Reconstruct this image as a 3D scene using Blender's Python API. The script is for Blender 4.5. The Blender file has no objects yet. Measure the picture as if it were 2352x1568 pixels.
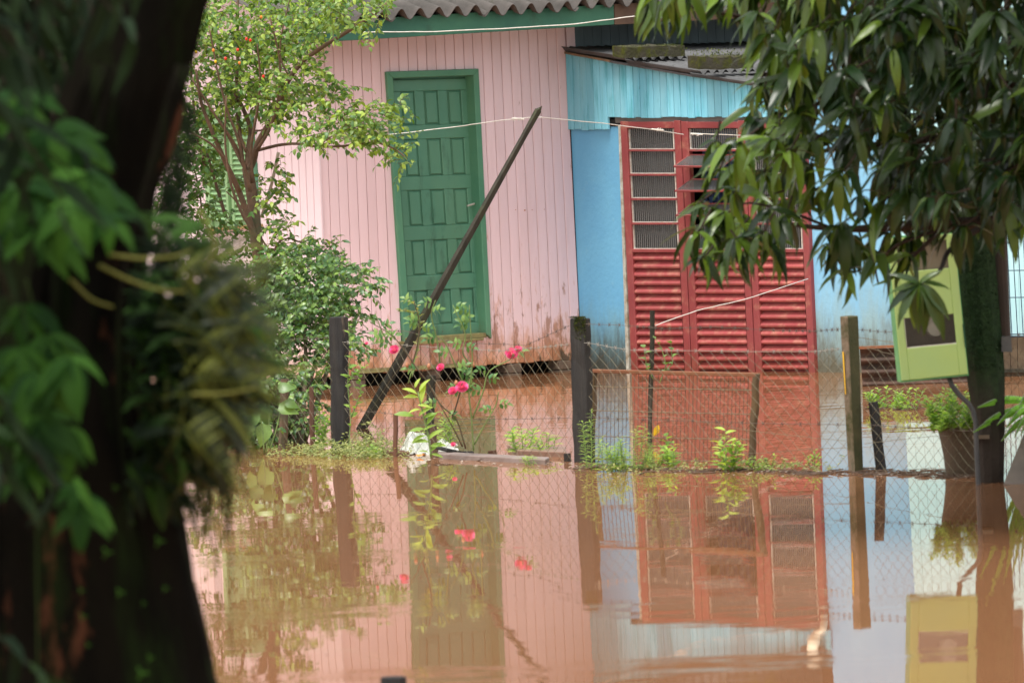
import bpy, math, random
import numpy as np
from mathutils import Vector, Matrix
random.seed(7); np.random.seed(7)
R = math.radians
S = bpy.context.scene
C = S.collection

# ------------------------------------------------------------------ camera
FPX = 12000.0; CX, CY = 1176.0, 784.0; ROLL = R(2.55); PITCH = math.atan(405.9/FPX); CAMH = 1.68
F = Vector((0, math.cos(PITCH), -math.sin(PITCH)))
_r0 = Vector((1, 0, 0)); _u0 = Vector((0, math.sin(PITCH), math.cos(PITCH)))
RT = math.cos(ROLL)*_r0 - math.sin(ROLL)*_u0
UP = math.sin(ROLL)*_r0 + math.cos(ROLL)*_u0
EYE = Vector((0, 0, CAMH))
cam = bpy.data.cameras.new('camera'); co = bpy.data.objects.new('camera', cam); C.objects.link(co)
M = Matrix((( RT.x, UP.x, -F.x, 0), (RT.y, UP.y, -F.y, 0), (RT.z, UP.z, -F.z, CAMH), (0, 0, 0, 1)))
co.matrix_world = M
cam.sensor_width = 36; cam.lens = FPX/2352*36; cam.clip_start = 0.5; cam.clip_end = 3000
cam.dof.use_dof = True; cam.dof.focus_distance = 36.0; cam.dof.aperture_fstop = 6.3
S.camera = co

# ------------------------------------------------------------------ sky and sun (bright overcast)
SUN_EL, SUN_AZ = R(70), R(200)
w = bpy.data.worlds.new('World'); S.world = w; w.use_nodes = True
nt = w.node_tree; nt.nodes.clear()
out = nt.nodes.new('ShaderNodeOutputWorld'); bg = nt.nodes.new('ShaderNodeBackground')
sky = nt.nodes.new('ShaderNodeTexSky'); sky.sky_type = 'NISHITA'; sky.sun_disc = False
sky.sun_elevation = SUN_EL; sky.sun_rotation = SUN_AZ; sky.dust_density = 2.5; sky.air_density = 1.0; sky.ozone_density = 1.0
hs = nt.nodes.new('ShaderNodeHueSaturation'); hs.inputs['Saturation'].default_value = 0.10
nt.links.new(sky.outputs[0], hs.inputs['Color']); nt.links.new(hs.outputs[0], bg.inputs['Color'])
bg.inputs['Strength'].default_value = 0.105
nt.links.new(bg.outputs[0], out.inputs[0])
sl = bpy.data.lights.new('sun', 'SUN'); sl.energy = 1.5; sl.angle = R(25); sl.color = (1, .96, .9)
so = bpy.data.objects.new('sun', sl); C.objects.link(so)
# light comes from behind the camera's left shoulder, high up
sd = Vector((math.sin(SUN_AZ)*math.cos(SUN_EL), math.cos(SUN_AZ)*math.cos(SUN_EL), math.sin(SUN_EL)))
so.rotation_euler = sd.to_track_quat('Z', 'Y').to_euler()
S.view_settings.view_transform = 'Standard'; S.view_settings.look = 'None'
S.view_settings.exposure = 1.62; S.view_settings.gamma = 1
S.render.engine = 'CYCLES'; S.cycles.use_denoising = True
S.cycles.max_bounces = 8; S.cycles.diffuse_bounces = 3; S.cycles.glossy_bounces = 4; S.cycles.transmission_bounces = 4
S.cycles.transparent_max_bounces = 8

# ------------------------------------------------------------------ pixel <-> place helpers
def ray(x, y): return (F + RT*((x-CX)/FPX) - UP*((y-CY)/FPX))
def P(x, y, Y):
    d = ray(x, y); return EYE + d*(Y/d.y)
def W(x, y, z=0.0):
    d = ray(x, y); return EYE + d*((z-CAMH)/d.z)
class Plane:
    def __init__(s, p, n): s.p = Vector(p); s.n = Vector(n).normalized()
    def px(s, x, y, off=0.0):
        d = ray(x, y); q = s.p + s.n*off
        return EYE + d*((q-EYE).dot(s.n)/d.dot(s.n))
def vplane(a, b):
    d = Vector((b.x-a.x, b.y-a.y, 0)).normalized(); n = Vector((d.y, -d.x, 0))
    if n.y > 0: n = -n
    pl = Plane(a, n); pl.d = d; return pl

# ------------------------------------------------------------------ node material helper
def mat(name, col, col2=None, rough=.7, scale=3.0, mix=1.0, bump=.0, bscale=40, stretch=(1, 1, 1), spec=.3, dirt=None, metallic=0,
        detail=6, attr=False, trans=0.0, stain=None, streak=None, spots=None, vary=0):
    """base colour varies by world-position noise between col and col2; stain=(z0,z1,colour,amount) dirt that rises from the flood line"""
    m = bpy.data.materials.new(name); m.use_nodes = True; t = m.node_tree; N = t.nodes; L = t.links
    b = N['Principled BSDF']; b.inputs['Roughness'].default_value = rough; b.inputs['Specular IOR Level'].default_value = spec
    b.inputs['Metallic'].default_value = metallic
    geo = N.new('ShaderNodeNewGeometry'); mp = N.new('ShaderNodeMapping'); mp.inputs['Scale'].default_value = stretch
    L.new(geo.outputs['Position'], mp.inputs['Vector'])
    def noise(sc, dt=detail, vec=None, r=.6):
        n = N.new('ShaderNodeTexNoise'); n.inputs['Scale'].default_value = sc; n.inputs['Detail'].default_value = dt; n.inputs['Roughness'].default_value = r
        L.new(vec or mp.outputs[0], n.inputs['Vector']); return n
    def ramp(src, a, bb):
        r = N.new('ShaderNodeMapRange'); r.inputs['From Min'].default_value = a; r.inputs['From Max'].default_value = bb
        L.new(src, r.inputs['Value']); return r.outputs[0]
    def mixc(f, a, bb):
        x = N.new('ShaderNodeMix'); x.data_type = 'RGBA'
        if isinstance(f, float): x.inputs[0].default_value = f
        else: L.new(f, x.inputs[0])
        for k, v in ((6, a), (7, bb)):
            if isinstance(v, tuple): x.inputs[k].default_value = (*v, 1)
            else: L.new(v, x.inputs[k])
        return x.outputs[2]
    def mul(a, bb):
        x = N.new('ShaderNodeMath'); x.operation = 'MULTIPLY'; x.use_clamp = True
        for k, v in ((0, a), (1, bb)):
            if isinstance(v, (int, float)): x.inputs[k].default_value = v
            else: L.new(v, x.inputs[k])
        return x.outputs[0]
    c = col
    if attr:
        at = N.new('ShaderNodeAttribute'); at.attribute_name = 'tint'
        c = mixc(at.outputs['Fac'], col, col2 or col)
    elif col2:
        c = mixc(mul(ramp(noise(scale).outputs['Fac'], .35, .68), mix), col, col2)
    if streak:   # (colour, amount, scale)  vertical weather streaks
        mp2 = N.new('ShaderNodeMapping'); mp2.inputs['Scale'].default_value = (streak[2], streak[2], streak[2]*.12)
        L.new(geo.outputs['Position'], mp2.inputs['Vector'])
        c = mixc(mul(ramp(noise(1, 5, mp2.outputs[0], .7).outputs['Fac'], .5, .72), streak[1]), c, streak[0])
    if dirt:     # (colour, lo, hi, scale)
        c = mixc(ramp(noise(dirt[3], 8, None, .7).outputs['Fac'], dirt[1], dirt[2]), c, dirt[0])
    for st in ([stain] if isinstance(stain, tuple) else (stain or [])):
        sep = N.new('ShaderNodeSeparateXYZ'); L.new(geo.outputs['Position'], sep.inputs[0])
        a = N.new('ShaderNodeMath'); a.operation = 'MULTIPLY_ADD'
        mp3 = N.new('ShaderNodeMapping'); mp3.inputs['Scale'].default_value = (9, 9, 2.2); L.new(geo.outputs['Position'], mp3.inputs['Vector'])
        L.new(noise(st[4] if len(st) > 4 else 1, 7, mp3.outputs[0], .7).outputs['Fac'], a.inputs[0]); a.inputs[1].default_value = -(st[1]-st[0])*1.5
        L.new(sep.outputs[2], a.inputs[2])
        f = N.new('ShaderNodeMapRange'); f.interpolation_type = 'SMOOTHSTEP'
        f.inputs['From Min'].default_value = st[0]-(st[1]-st[0])*.75; f.inputs['From Max'].default_value = st[1]-(st[1]-st[0])*.75
        f.inputs['To Min'].default_value = 1; f.inputs['To Max'].default_value = 0
        L.new(a.outputs[0], f.inputs['Value'])
        c = mixc(mul(f.outputs[0], st[3]), c, st[2])
    if vary:   # each board or slat weathered a little differently
        oi = N.new('ShaderNodeObjectInfo'); vr = N.new('ShaderNodeMapRange'); vr.inputs['To Min'].default_value = 1-vary; vr.inputs['To Max'].default_value = 1+vary*.6
        L.new(oi.outputs['Random'], vr.inputs['Value']); hv = N.new('ShaderNodeHueSaturation'); L.new(vr.outputs[0], hv.inputs['Value'])
        if isinstance(c, tuple): hv.inputs['Color'].default_value = (*c, 1)
        else: L.new(c, hv.inputs['Color'])
        c = hv.outputs[0]
    for sp in (spots or []):   # (colour, z_full, z_none, amount, scale xyz, lo, hi): mould spots that thin out with height
        sep = N.new('ShaderNodeSeparateXYZ'); L.new(geo.outputs['Position'], sep.inputs[0])
        hz = N.new('ShaderNodeMapRange'); hz.inputs['From Min'].default_value = sp[1]; hz.inputs['From Max'].default_value = sp[2]
        hz.inputs['To Min'].default_value = .16; hz.inputs['To Max'].default_value = -.05; L.new(sep.outputs[2], hz.inputs['Value'])
        mp4 = N.new('ShaderNodeMapping'); mp4.inputs['Scale'].default_value = sp[4]; L.new(geo.outputs['Position'], mp4.inputs['Vector'])
        ad = N.new('ShaderNodeMath'); ad.operation = 'ADD'; L.new(hz.outputs[0], ad.inputs[0]); L.new(noise(1, 6, mp4.outputs[0], .65).outputs['Fac'], ad.inputs[1])
        c = mixc(mul(ramp(ad.outputs[0], sp[5], sp[6]), sp[3]), c, sp[0])
    if isinstance(c, tuple): b.inputs['Base Color'].default_value = (*c, 1)
    else: L.new(c, b.inputs['Base Color'])
    if bump:
        bp = N.new('ShaderNodeBump'); bp.inputs['Strength'].default_value = bump; bp.inputs['Distance'].default_value = .01
        L.new(noise(bscale, 6).outputs['Fac'], bp.inputs['Height']); L.new(bp.outputs[0], b.inputs['Normal'])
    if trans:
        tr = N.new('ShaderNodeBsdfTranslucent'); ms = N.new('ShaderNodeMixShader'); ms.inputs[0].default_value = trans
        if isinstance(c, tuple): tr.inputs[0].default_value = (*c, 1)
        else:
            g = N.new('ShaderNodeMix'); g.data_type = 'RGBA'; g.blend_type = 'MULTIPLY'; g.inputs[0].default_value = 1
            L.new(c, g.inputs[6]); g.inputs[7].default_value = (1.4, 1.5, .6, 1); g.clamp_result = False
            L.new(g.outputs[2], tr.inputs[0])
        L.new(b.outputs[0], ms.inputs[1]); L.new(tr.outputs[0], ms.inputs[2]); L.new(ms.outputs[0], N['Material Output'].inputs[0])
    return m

MUD = (.30, .14, .066)
m_pink = mat('pink_painted_boards', (.82, .625, .64), (.78, .57, .58), rough=.55, scale=1.1, bump=.12, bscale=60, stretch=(1, 1, .15), vary=.05,
             streak=((.64, .46, .45), .45, 6),
             stain=[(.07, .42, (.60, .29, .15), .95)],
             spots=[((.30, .13, .06), .15, 1.0, .75, (9, 9, 3.5), .63, .70), ((.07, .055, .035), .05, .55, .9, (7, 7, 3), .66, .72), ((.55, .25, .13), .2, 1.4, .45, (22, 22, 6), .66, .74)])
m_pinkg = mat('pale_pink_painted_boards', (.80, .64, .665), (.76, .595, .615), rough=.5, scale=1.5, bump=.12, bscale=60, stretch=(1, 1, .15),
              streak=((.70, .54, .53), .3, 6), stain=(.05, .5, (.58, .33, .2), .8), spots=[((.30, .15, .08), .1, 1.0, .7, (9, 9, 3.5), .64, .72)])  # paler copy of the front paint, the gable's brighter light in its colour
m_green = mat('green_door_paint', (.08, .225, .145), (.105, .26, .165), rough=.42, scale=2.5, bump=.1, bscale=30, spec=.4,
              stain=[(.2, .5, (.12, .09, .04), .45)], streak=((.10, .24, .14), .6, 6), spots=[((.12, .09, .05), .1, .8, .8, (14, 14, 5), .62, .70), ((.04, .10, .06), .3, 2.4, .5, (8, 8, 3), .62, .72)])
m_green2 = mat('faded_green_paint', (.07, .215, .13), (.11, .27, .16), rough=.55, scale=2.2, bump=.1, streak=((.13, .28, .14), .6, 5), stain=(.2, .5, (.16, .12, .04), .6))
m_fascia = mat('fascia_green_paint', (.028, .11, .075), (.05, .165, .095), rough=.6, scale=2.0, bump=.2, dirt=((.03, .05, .035), .55, .8, 3))
m_fasciab = mat('bare_brown_fascia', (.10, .058, .04), (.15, .09, .055), rough=.8, scale=4, bump=.3)
m_shutter = mat('light_green_shutter_paint', (.22, .37, .17), (.26, .42, .20), rough=.5, scale=3)
m_blue = mat('sky_blue_rendered_wall', (.14, .39, .61), (.165, .44, .64), rough=.85, scale=2.5, bump=.35, bscale=25, spec=.15,
             dirt=((.22, .46, .58), .62, .8, 4),
             stain=[(.10, .62, (.16, .28, .30), .9), (.0, .42, (.052, .05, .036), .96, 1.6)])
m_blue2 = mat('pale_blue_patched_wall', (.20, .44, .63), (.235, .48, .65), rough=.85, scale=3, bump=.35, bscale=25, spec=.15,
              dirt=((.60, .42, .28), .67, .72, 5),
              stain=[(.2, .8, (.26, .36, .34), .8), (.0, .5, (.10, .085, .05), .93, 1.5)])
m_turq = mat('turquoise_weathered_boards', (.17, .52, .66), (.26, .60, .71), rough=.6, scale=5, bump=.2, bscale=40, stretch=(1, 1, .2),
             vary=.16, streak=((.05, .33, .38), .95, 14), dirt=((.03, .07, .07), .69, .73, 16))
m_red = mat('red_door_paint', (.225, .040, .042), (.26, .055, .052), rough=.38, scale=6, bump=.08, spec=.45, dirt=((.36, .15, .10), .55, .72, 9),
            stain=(-.05, .25, (.16, .035, .02), .7))
m_redl = mat('red_louvre_paint', (.30, .058, .062), (.35, .085, .08), rough=.33, scale=7, bump=.06, spec=.5, vary=.15, dirt=((.42, .20, .14), .50, .70, 11),
             stain=(-.05, .25, (.18, .035, .02), .7))
m_putty = mat('old_white_putty', (.62, .60, .55), (.45, .36, .28), rough=.8, scale=30)
m_jamb = mat('peeling_cream_jamb', (.50, .52, .46), (.26, .20, .13), rough=.9, scale=14, bump=.5)
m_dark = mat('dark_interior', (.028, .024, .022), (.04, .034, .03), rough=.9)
m_curtain = mat('blue_curtain_cloth', (.05, .10, .26), (.09, .16, .34), rough=.9, scale=12)
m_curtw = mat('pale_curtain_cloth', (.24, .25, .30), (.13, .13, .15), rough=.95, scale=3)
m_roof = mat('fibre_cement_grey', (.12, .108, .10), (.075, .07, .064), rough=.95, scale=6, bump=.4, bscale=60, dirt=((.05, .055, .03), .6, .75, 8), spec=.1)
m_roofb = mat('pale_fibre_cement_grey', (.115, .115, .117), (.08, .08, .08), rough=.9, scale=7, bump=.4, dirt=((.05, .05, .045), .58, .74, 9), spec=.15)
m_slab = mat('mossy_concrete', (.06, .054, .042), (.04, .04, .02), rough=1, scale=9, bump=1.0, bscale=45, dirt=((.06, .065, .015), .5, .62, 12), spec=.05)
m_moss = mat('roof_moss', (.055, .075, .018), (.09, .06, .025), rough=1, scale=30)
m_wood = mat('old_grey_wood', (.018, .016, .010), (.042, .036, .024), rough=.85, scale=12, bump=.9, bscale=50, stretch=(1, 1, .12), dirt=((.05, .06, .018), .55, .75, 5))
m_woodd = mat('charred_dark_wood', (.011, .011, .0115), (.03, .027, .023), rough=.8, scale=10, bump=.8, bscale=40, stretch=(1, 1, .15), dirt=((.11, .085, .06), .60, .68, 7))
m_woodb = mat('reddish_brown_wood', (.13, .06, .035), (.085, .045, .03), rough=.85, scale=9, bump=.5, stretch=(1, 1, .2))
m_concp = mat('concrete_post', (.20, .145, .10), (.15, .125, .085), rough=.95, scale=12, bump=.7, dirt=((.055, .055, .02), .48, .68, 6), spec=.1)
m_plank = mat('wet_grey_plank', (.23, .18, .16), (.16, .11, .09), rough=.5, scale=8, bump=.3)
m_sillw = mat('mossy_sill_wood', (.27, .25, .10), (.14, .11, .05), rough=.8, scale=14, bump=.5, stretch=(1, 1, 1), dirt=((.05, .04, .02), .6, .72, 12))
m_wire = mat('rusty_galvanised_wire', (.15, .13, .07), (.10, .08, .05), rough=.6, scale=20, spec=.5)
m_wired = mat('dark_rusty_wire', (.075, .06, .05), (.12, .09, .07), rough=.6, scale=20)
m_gate = mat('rust_brown_gate_bar', (.21, .08, .035), (.16, .065, .03), rough=.7, scale=10, bump=.3)
m_cord = mat('white_cord', (.66, .65, .60), (.5, .47, .40), rough=.7, scale=30)
m_box = mat('lime_green_enamel', (.42, .56, .17), (.38, .53, .19), rough=.4, scale=4, spec=.4, dirt=((.10, .34, .13), .66, .8, 5))
m_boxe = mat('green_enamel_edge', (.16, .42, .15), (.08, .30, .12), rough=.45, scale=6)
m_meter = mat('pale_meter_plastic', (.75, .72, .65), (.55, .52, .46), rough=.4, scale=20)
m_boxin = mat('grey_box_inside', (.10, .09, .075), (.15, .13, .10), rough=.8, scale=10)
m_polem = mat('mossy_green_pole', (.016, .03, .014), (.03, .055, .022), rough=.95, scale=30, bump=.8, bscale=50, spec=.1,
              stain=[(.2, .75, (.045, .035, .028), 1.0)])
m_pipe = mat('grey_plastic_conduit', (.06, .06, .062), (.09, .085, .08), rough=.4, scale=8)
m_brick = mat('pier_brick', (.17, .12, .085), (.10, .075, .055), rough=.95, scale=12, bump=.6)
m_bag = mat('wet_white_plastic', (.56, .56, .50), (.42, .42, .36), rough=.3, scale=8, spec=.5)
m_mint = mat('mint_board_paint', (.42, .66, .68), (.36, .6, .62), rough=.7, scale=3)
m_white = mat('cream_pvc', (.75, .68, .52), (.6, .5, .38), rough=.5, scale=10)
m_mud = mat('brown_mud', (.11, .065, .04), (.07, .045, .03), rough=.9, scale=3, bump=.5)
m_twig = mat('dark_wet_debris', (.055, .035, .022), (.11, .065, .04), rough=.7, scale=20)
m_bark1 = mat('reddish_tan_bark', (.15, .088, .055), (.09, .06, .04), rough=.85, scale=14, bump=.5, dirt=((.07, .075, .04), .55, .7, 9))
m_bark2 = mat('dark_tree_bark', (.025, .018, .013), (.045, .032, .022), rough=.95, scale=14, bump=1, bscale=30)
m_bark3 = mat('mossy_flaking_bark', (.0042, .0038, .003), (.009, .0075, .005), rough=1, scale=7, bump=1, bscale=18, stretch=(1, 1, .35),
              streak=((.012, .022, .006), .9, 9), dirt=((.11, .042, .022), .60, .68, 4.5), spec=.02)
m_rose = mat('magenta_rose_petal', (.76, .05, .30), (.88, .28, .52), rough=.5, scale=60, trans=.25)
m_stemg = mat('green_stem', (.16, .25, .07), (.11, .15, .05), rough=.6, scale=20)
m_stemb = mat('brown_stem', (.09, .055, .035), (.07, .07, .03), rough=.7, scale=20)
m_fruit = mat('red_cherry_fruit', (.60, .03, .015), None, rough=.3)
m_dry = mat('dry_hanging_fibre', (.05, .03, .015), (.09, .05, .02), rough=.9, scale=20)
# foliage (per-leaf tint attribute picks between two colours)
m_lpit = mat('pitanga_leaf', (.06, .14, .03), (.32, .42, .07), rough=.4, attr=True, trans=.35, spec=.4)
m_lshr = mat('shrub_leaf', (.04, .105, .03), (.19, .30, .06), rough=.35, attr=True, trans=.25, spec=.5)
m_lmango = mat('long_glossy_leaf', (.011, .032, .008), (.13, .215, .02), rough=.28, attr=True, trans=.22, spec=.45)
m_lfore = mat('soft_green_leaf', (.012, .046, .008), (.048, .13, .016), rough=.55, attr=True, trans=.28, spec=.12)
m_lblade = mat('olive_blade_leaf', (.012, .022, .005), (.15, .17, .022), rough=.5, attr=True, trans=.25, spec=.3)
m_lfdark = mat('dark_frond_leaf', (.006, .013, .005), (.035, .085, .015), rough=.6, attr=True, trans=.2, spec=.08)
m_ldark = mat('dark_conifer_leaf', (.008, .018, .008), (.02, .038, .014), rough=.7, attr=True, trans=.1, spec=.1)
m_lweed = mat('fresh_weed_leaf', (.15, .27, .05), (.36, .48, .09), rough=.45, attr=True, trans=.4, spec=.35)
m_lgrass = mat('pale_creeping_weed', (.15, .19, .06), (.29, .30, .11), rough=.6, attr=True, trans=.3, spec=.3)
m_lrose = mat('rose_leaf', (.07, .17, .06), (.22, .34, .10), rough=.4, attr=True, trans=.35, spec=.4)
m_lfern = mat('bright_frond', (.10, .26, .03), (.19, .38, .05), rough=.5, attr=True, trans=.4, spec=.3)
m_yel = mat('yellow_leaf', (.75, .52, .03), None, rough=.5, trans=.3)

def glass_mat():
    m = bpy.data.materials.new('ribbed_glass'); m.use_nodes = True; N = m.node_tree.nodes; L = m.node_tree.links
    N.clear(); o = N.new('ShaderNodeOutputMaterial'); g = N.new('ShaderNodeBsdfGlossy'); g.inputs['Roughness'].default_value = .12
    g.inputs['Color'].default_value = (.9, .92, .9, 1)
    tr = N.new('ShaderNodeBsdfTransparent'); tr.inputs[0].default_value = (.55, .56, .54, 1)
    df = N.new('ShaderNodeBsdfDiffuse'); df.inputs[0].default_value = (.09, .088, .08, 1)
    lw = N.new('ShaderNodeFresnel'); lw.inputs['IOR'].default_value = 1.6
    a = N.new('ShaderNodeMixShader'); a.inputs[0].default_value = .22; L.new(tr.outputs[0], a.inputs[1]); L.new(df.outputs[0], a.inputs[2])
    b = N.new('ShaderNodeMixShader'); L.new(lw.outputs[0], b.inputs[0]); L.new(a.outputs[0], b.inputs[1]); L.new(g.outputs[0], b.inputs[2])
    L.new(b.outputs[0], o.inputs[0]); return m
m_glass = glass_mat()
m_clear = bpy.data.materials.new('clear_dusty_glass'); m_clear.use_nodes = True
_n = m_clear.node_tree.nodes; _l = m_clear.node_tree.links; _n.clear(); _o = _n.new('ShaderNodeOutputMaterial'); _t = _n.new('ShaderNodeBsdfTransparent'); _g = _n.new('ShaderNodeBsdfGlossy')
_g.inputs['Roughness'].default_value = .05; _t.inputs[0].default_value = (.85, .85, .83, 1); _m = _n.new('ShaderNodeMixShader'); _m.inputs[0].default_value = .06
_l.new(_t.outputs[0], _m.inputs[1]); _l.new(_g.outputs[0], _m.inputs[2]); _l.new(_m.outputs[0], _o.inputs[0])
m_rib = mat('ribbed_glass_crest', (.15, .15, .145), None, rough=.2, spec=.6)  # pale crest strips paint the light lines refracted by the flutes

def water_mat():
    m = bpy.data.materials.new('muddy_flood_water'); m.use_nodes = True; N = m.node_tree.nodes; L = m.node_tree.links
    N.clear(); o = N.new('ShaderNodeOutputMaterial')
    geo = N.new('ShaderNodeNewGeometry')
    def nz(scale, vec_scale, det=2):
        mp = N.new('ShaderNodeMapping'); mp.inputs['Scale'].default_value = vec_scale; mp.inputs['Rotation'].default_value = (0, 0, R(8))
        L.new(geo.outputs['Position'], mp.inputs['Vector'])
        n = N.new('ShaderNodeTexNoise'); n.inputs['Scale'].default_value = scale; n.inputs['Detail'].default_value = det
        L.new(mp.outputs[0], n.inputs['Vector']); return n
    def vm(op, a, b=None, s=None):
        x = N.new('ShaderNodeVectorMath'); x.operation = op
        for k, v in ((0, a), (1, b)):
            if v is None: continue
            if isinstance(v, tuple): x.inputs[k].default_value = v
            else: L.new(v, x.inputs[k])
        if s is not None:
            if isinstance(s, float): x.inputs['Scale'].default_value = s
            else: L.new(s, x.inputs['Scale'])
        return x.outputs[0]
    a = vm('SUBTRACT', nz(1, (1.6, 7, 1), 2).outputs['Color'], (.5, .5, .5))
    b = vm('SUBTRACT', nz(1, (5, 22, 1), 2).outputs['Color'], (.5, .5, .5))
    c = vm('SUBTRACT', nz(1, (.5, 1.1, 1), 1).outputs['Color'], (.5, .5, .5))
    a = vm('MULTIPLY', a, (.0026, .0044, 0)); b = vm('MULTIPLY', b, (.0092, .0060, 0)); c = vm('MULTIPLY', c, (.0018, .0030, 0))
    # patches of livelier ripples
    pr = N.new('ShaderNodeMapRange'); pr.inputs['From Min'].default_value = .52; pr.inputs['From Max'].default_value = .68
    pr.inputs['To Min'].default_value = .8; pr.inputs['To Max'].default_value = 5.5
    L.new(nz(1, (.22, .9, 1), 3).outputs['Fac'], pr.inputs['Value'])
    sy = N.new('ShaderNodeSeparateXYZ'); L.new(geo.outputs['Position'], sy.inputs[0])
    fy = N.new('ShaderNodeMapRange'); fy.inputs['From Min'].default_value = 27; fy.inputs['From Max'].default_value = 33     # the sheltered pool in front of the fence is calmer
    fy.inputs['To Min'].default_value = 1; fy.inputs['To Max'].default_value = 4.0; L.new(sy.outputs[1], fy.inputs['Value'])
    s = vm('ADD', vm('ADD', a, c), b); s = vm('SCALE', s, None, pr.outputs[0]); s = vm('SCALE', s, None, fy.outputs[0])
    nrm = vm('NORMALIZE', vm('ADD', s, (0, 0, 1)))
    g = N.new('ShaderNodeBsdfGlossy'); g.inputs['Roughness'].default_value = .012; g.inputs['Color'].default_value = (.97, .93, .88, 1); L.new(nrm, g.inputs['Normal'])
    d = N.new('ShaderNodeBsdfDiffuse'); L.new(nrm, d.inputs['Normal'])
    mx = N.new('ShaderNodeMix'); mx.data_type = 'RGBA'; mx.inputs[6].default_value = (.225, .10, .047, 1); mx.inputs[7].default_value = (.265, .122, .058, 1)
    L.new(nz(1, (.5, .8, 1), 4).outputs['Fac'], mx.inputs[0]); L.new(mx.outputs[2], d.inputs['Color'])
    fr = N.new('ShaderNodeFresnel'); fr.inputs['IOR'].default_value = 1.33; L.new(nrm, fr.inputs['Normal'])
    ms = N.new('ShaderNodeMixShader'); L.new(fr.outputs[0], ms.inputs[0]); L.new(d.outputs[0], ms.inputs[1]); L.new(g.outputs[0], ms.inputs[2])
    L.new(ms.outputs[0], o.inputs[0]); return m
m_water = water_mat()

# ------------------------------------------------------------------ mesh building
class MB:
    def __init__(s): s.v = []; s.f = []; s.smooth = False
    def add(s, vs, fs):
        o = len(s.v); s.v += [Vector(q) for q in vs]; s.f += [tuple(i+o for i in f) for f in fs]; return s
    def prism(s, front, back):
        n = len(front)
        fs = [tuple(range(n)), tuple(range(2*n-1, n-1, -1))] + [(i+n, (i+1) % n+n, (i+1) % n, i) for i in range(n)]
        return s.add(list(front)+list(back), fs)
    def tube(s, pts, rad, n=6, cap=True):
        pts = [Vector(p) for p in pts]; k = len(pts)
        if not isinstance(rad, (list, tuple)): rad = [rad]*k
        t0 = (pts[1]-pts[0]).normalized(); ref = Vector((0, 1, 0)) if abs(t0.y) < .9 else Vector((1, 0, 0))
        vs = []; fs = []
        for i, p in enumerate(pts):
            t = (pts[min(i+1, k-1)]-pts[max(i-1, 0)]).normalized()
            a = (ref - t*ref.dot(t)).normalized(); b = t.cross(a); ref = a
            for j in range(n):
                an = 2*math.pi*j/n; vs.append(p + (a*math.cos(an)+b*math.sin(an))*rad[i])
        for i in range(k-1):
            for j in range(n):
                fs.append((i*n+j, i*n+(j+1) % n, (i+1)*n+(j+1) % n, (i+1)*n+j))
        if cap: fs += [tuple(range(n-1, -1, -1)), tuple(range((k-1)*n, k*n))]
        return s.add(vs, fs)
    def build(s, name, m, parent=None, base=None, smooth=None, label=None, kind=None, bevel=0):
        me = bpy.data.meshes.new(name)
        o = bpy.data.objects.new(name, me); C.objects.link(o)
        off = Vector((0, 0, 0))
        if parent is not None:
            o.parent = parent; off = parent['_w']; off = Vector(off)
        elif base is not None: off = Vector(base); o.location = off
        me.from_pydata([tuple(q-off) for q in s.v], [], s.f); me.update()
        if m: me.materials.append(m)
        if smooth or s.smooth: me.shade_smooth()
        if label: o['label'] = label
        if kind: o['kind'] = kind
        o['_w'] = off
        if bevel:
            md = o.modifiers.new('bevel', 'BEVEL'); md.width = bevel; md.segments = 1; md.limit_method = 'ANGLE'
        return o
def thing(name, label, cat, loc, group=None):
    o = bpy.data.objects.new(name, None); C.objects.link(o); o.location = loc; o['_w'] = Vector(loc); o.empty_display_size = .1
    o['label'] = label; o['category'] = cat
    if group: o['group'] = group
    return o
def tag(o, label, cat, group=None):
    o['label'] = label; o['category'] = cat
    if group: o['group'] = group
    return o
def lerp(a, b, t): return a+(b-a)*t
def quadpt(q, u, v):   # q = TL,TR,BL,BR pixel corners
    a = (lerp(q[0][0], q[1][0], u), lerp(q[0][1], q[1][1], u)); b = (lerp(q[2][0], q[3][0], u), lerp(q[2][1], q[3][1], u))
    return (lerp(a[0], b[0], v), lerp(a[1], b[1], v))
def slab(pl, poly, off0, off1, name, m, parent, mb=None, bevel=0, **k):
    """an outline on a facade, front at off1, body back to off0"""
    mb2 = mb or MB()
    fr = [pl.px(x, y, off1) for x, y in poly]; bk = [p - pl.n*(off1-off0) for p in fr]
    mb2.prism(fr, bk)
    return None if mb else mb2.build(name, m, parent, bevel=bevel, **k)
def qslab(pl, q, u0, u1, v0, v1, off0, off1, name, m, parent, **k):
    return slab(pl, [quadpt(q, u0, v0), quadpt(q, u0, v1), quadpt(q, u1, v1), quadpt(q, u1, v0)], off0, off1, name, m, parent, **k)

# ------------------------------------------------------------------ leaves
def leaf_mesh(name, shape, m, tint, bend=.35, fold=.25, segs=4, wave=0.0):
    """unit-length leaf along +Y, normal +Z; shape = half widths along the length"""
    vs = []; fs = []
    for i in range(segs+1):
        t = i/segs; ang = bend*t; y = t*math.cos(ang*.5); z = -t*math.sin(ang*.9) if bend else 0
        wd = np.interp(t, np.linspace(0, 1, len(shape)), shape)
        zz = z + wave*math.sin(t*9)
        vs += [(-wd, y, zz+wd*fold), (0, y, zz), (wd, y, zz+wd*fold)]
    for i in range(segs):
        for j in (0, 1):
            a = i*3+j; fs.append((a, a+1, a+4, a+3))
    me = bpy.data.meshes.new(name); me.from_pydata(vs, [], fs); me.materials.append(m)
    at = me.attributes.new('tint', 'FLOAT', 'POINT'); at.data.foreach_set('value', [tint]*len(vs)); me.shade_smooth()
    return me
def leafset(name, shape, m, tints, **k):
    return [leaf_mesh(name, shape, m, t, **{**k, 'bend': k.get('bend', .4)*(.6+.8*random.random())}) for t in tints]
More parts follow.
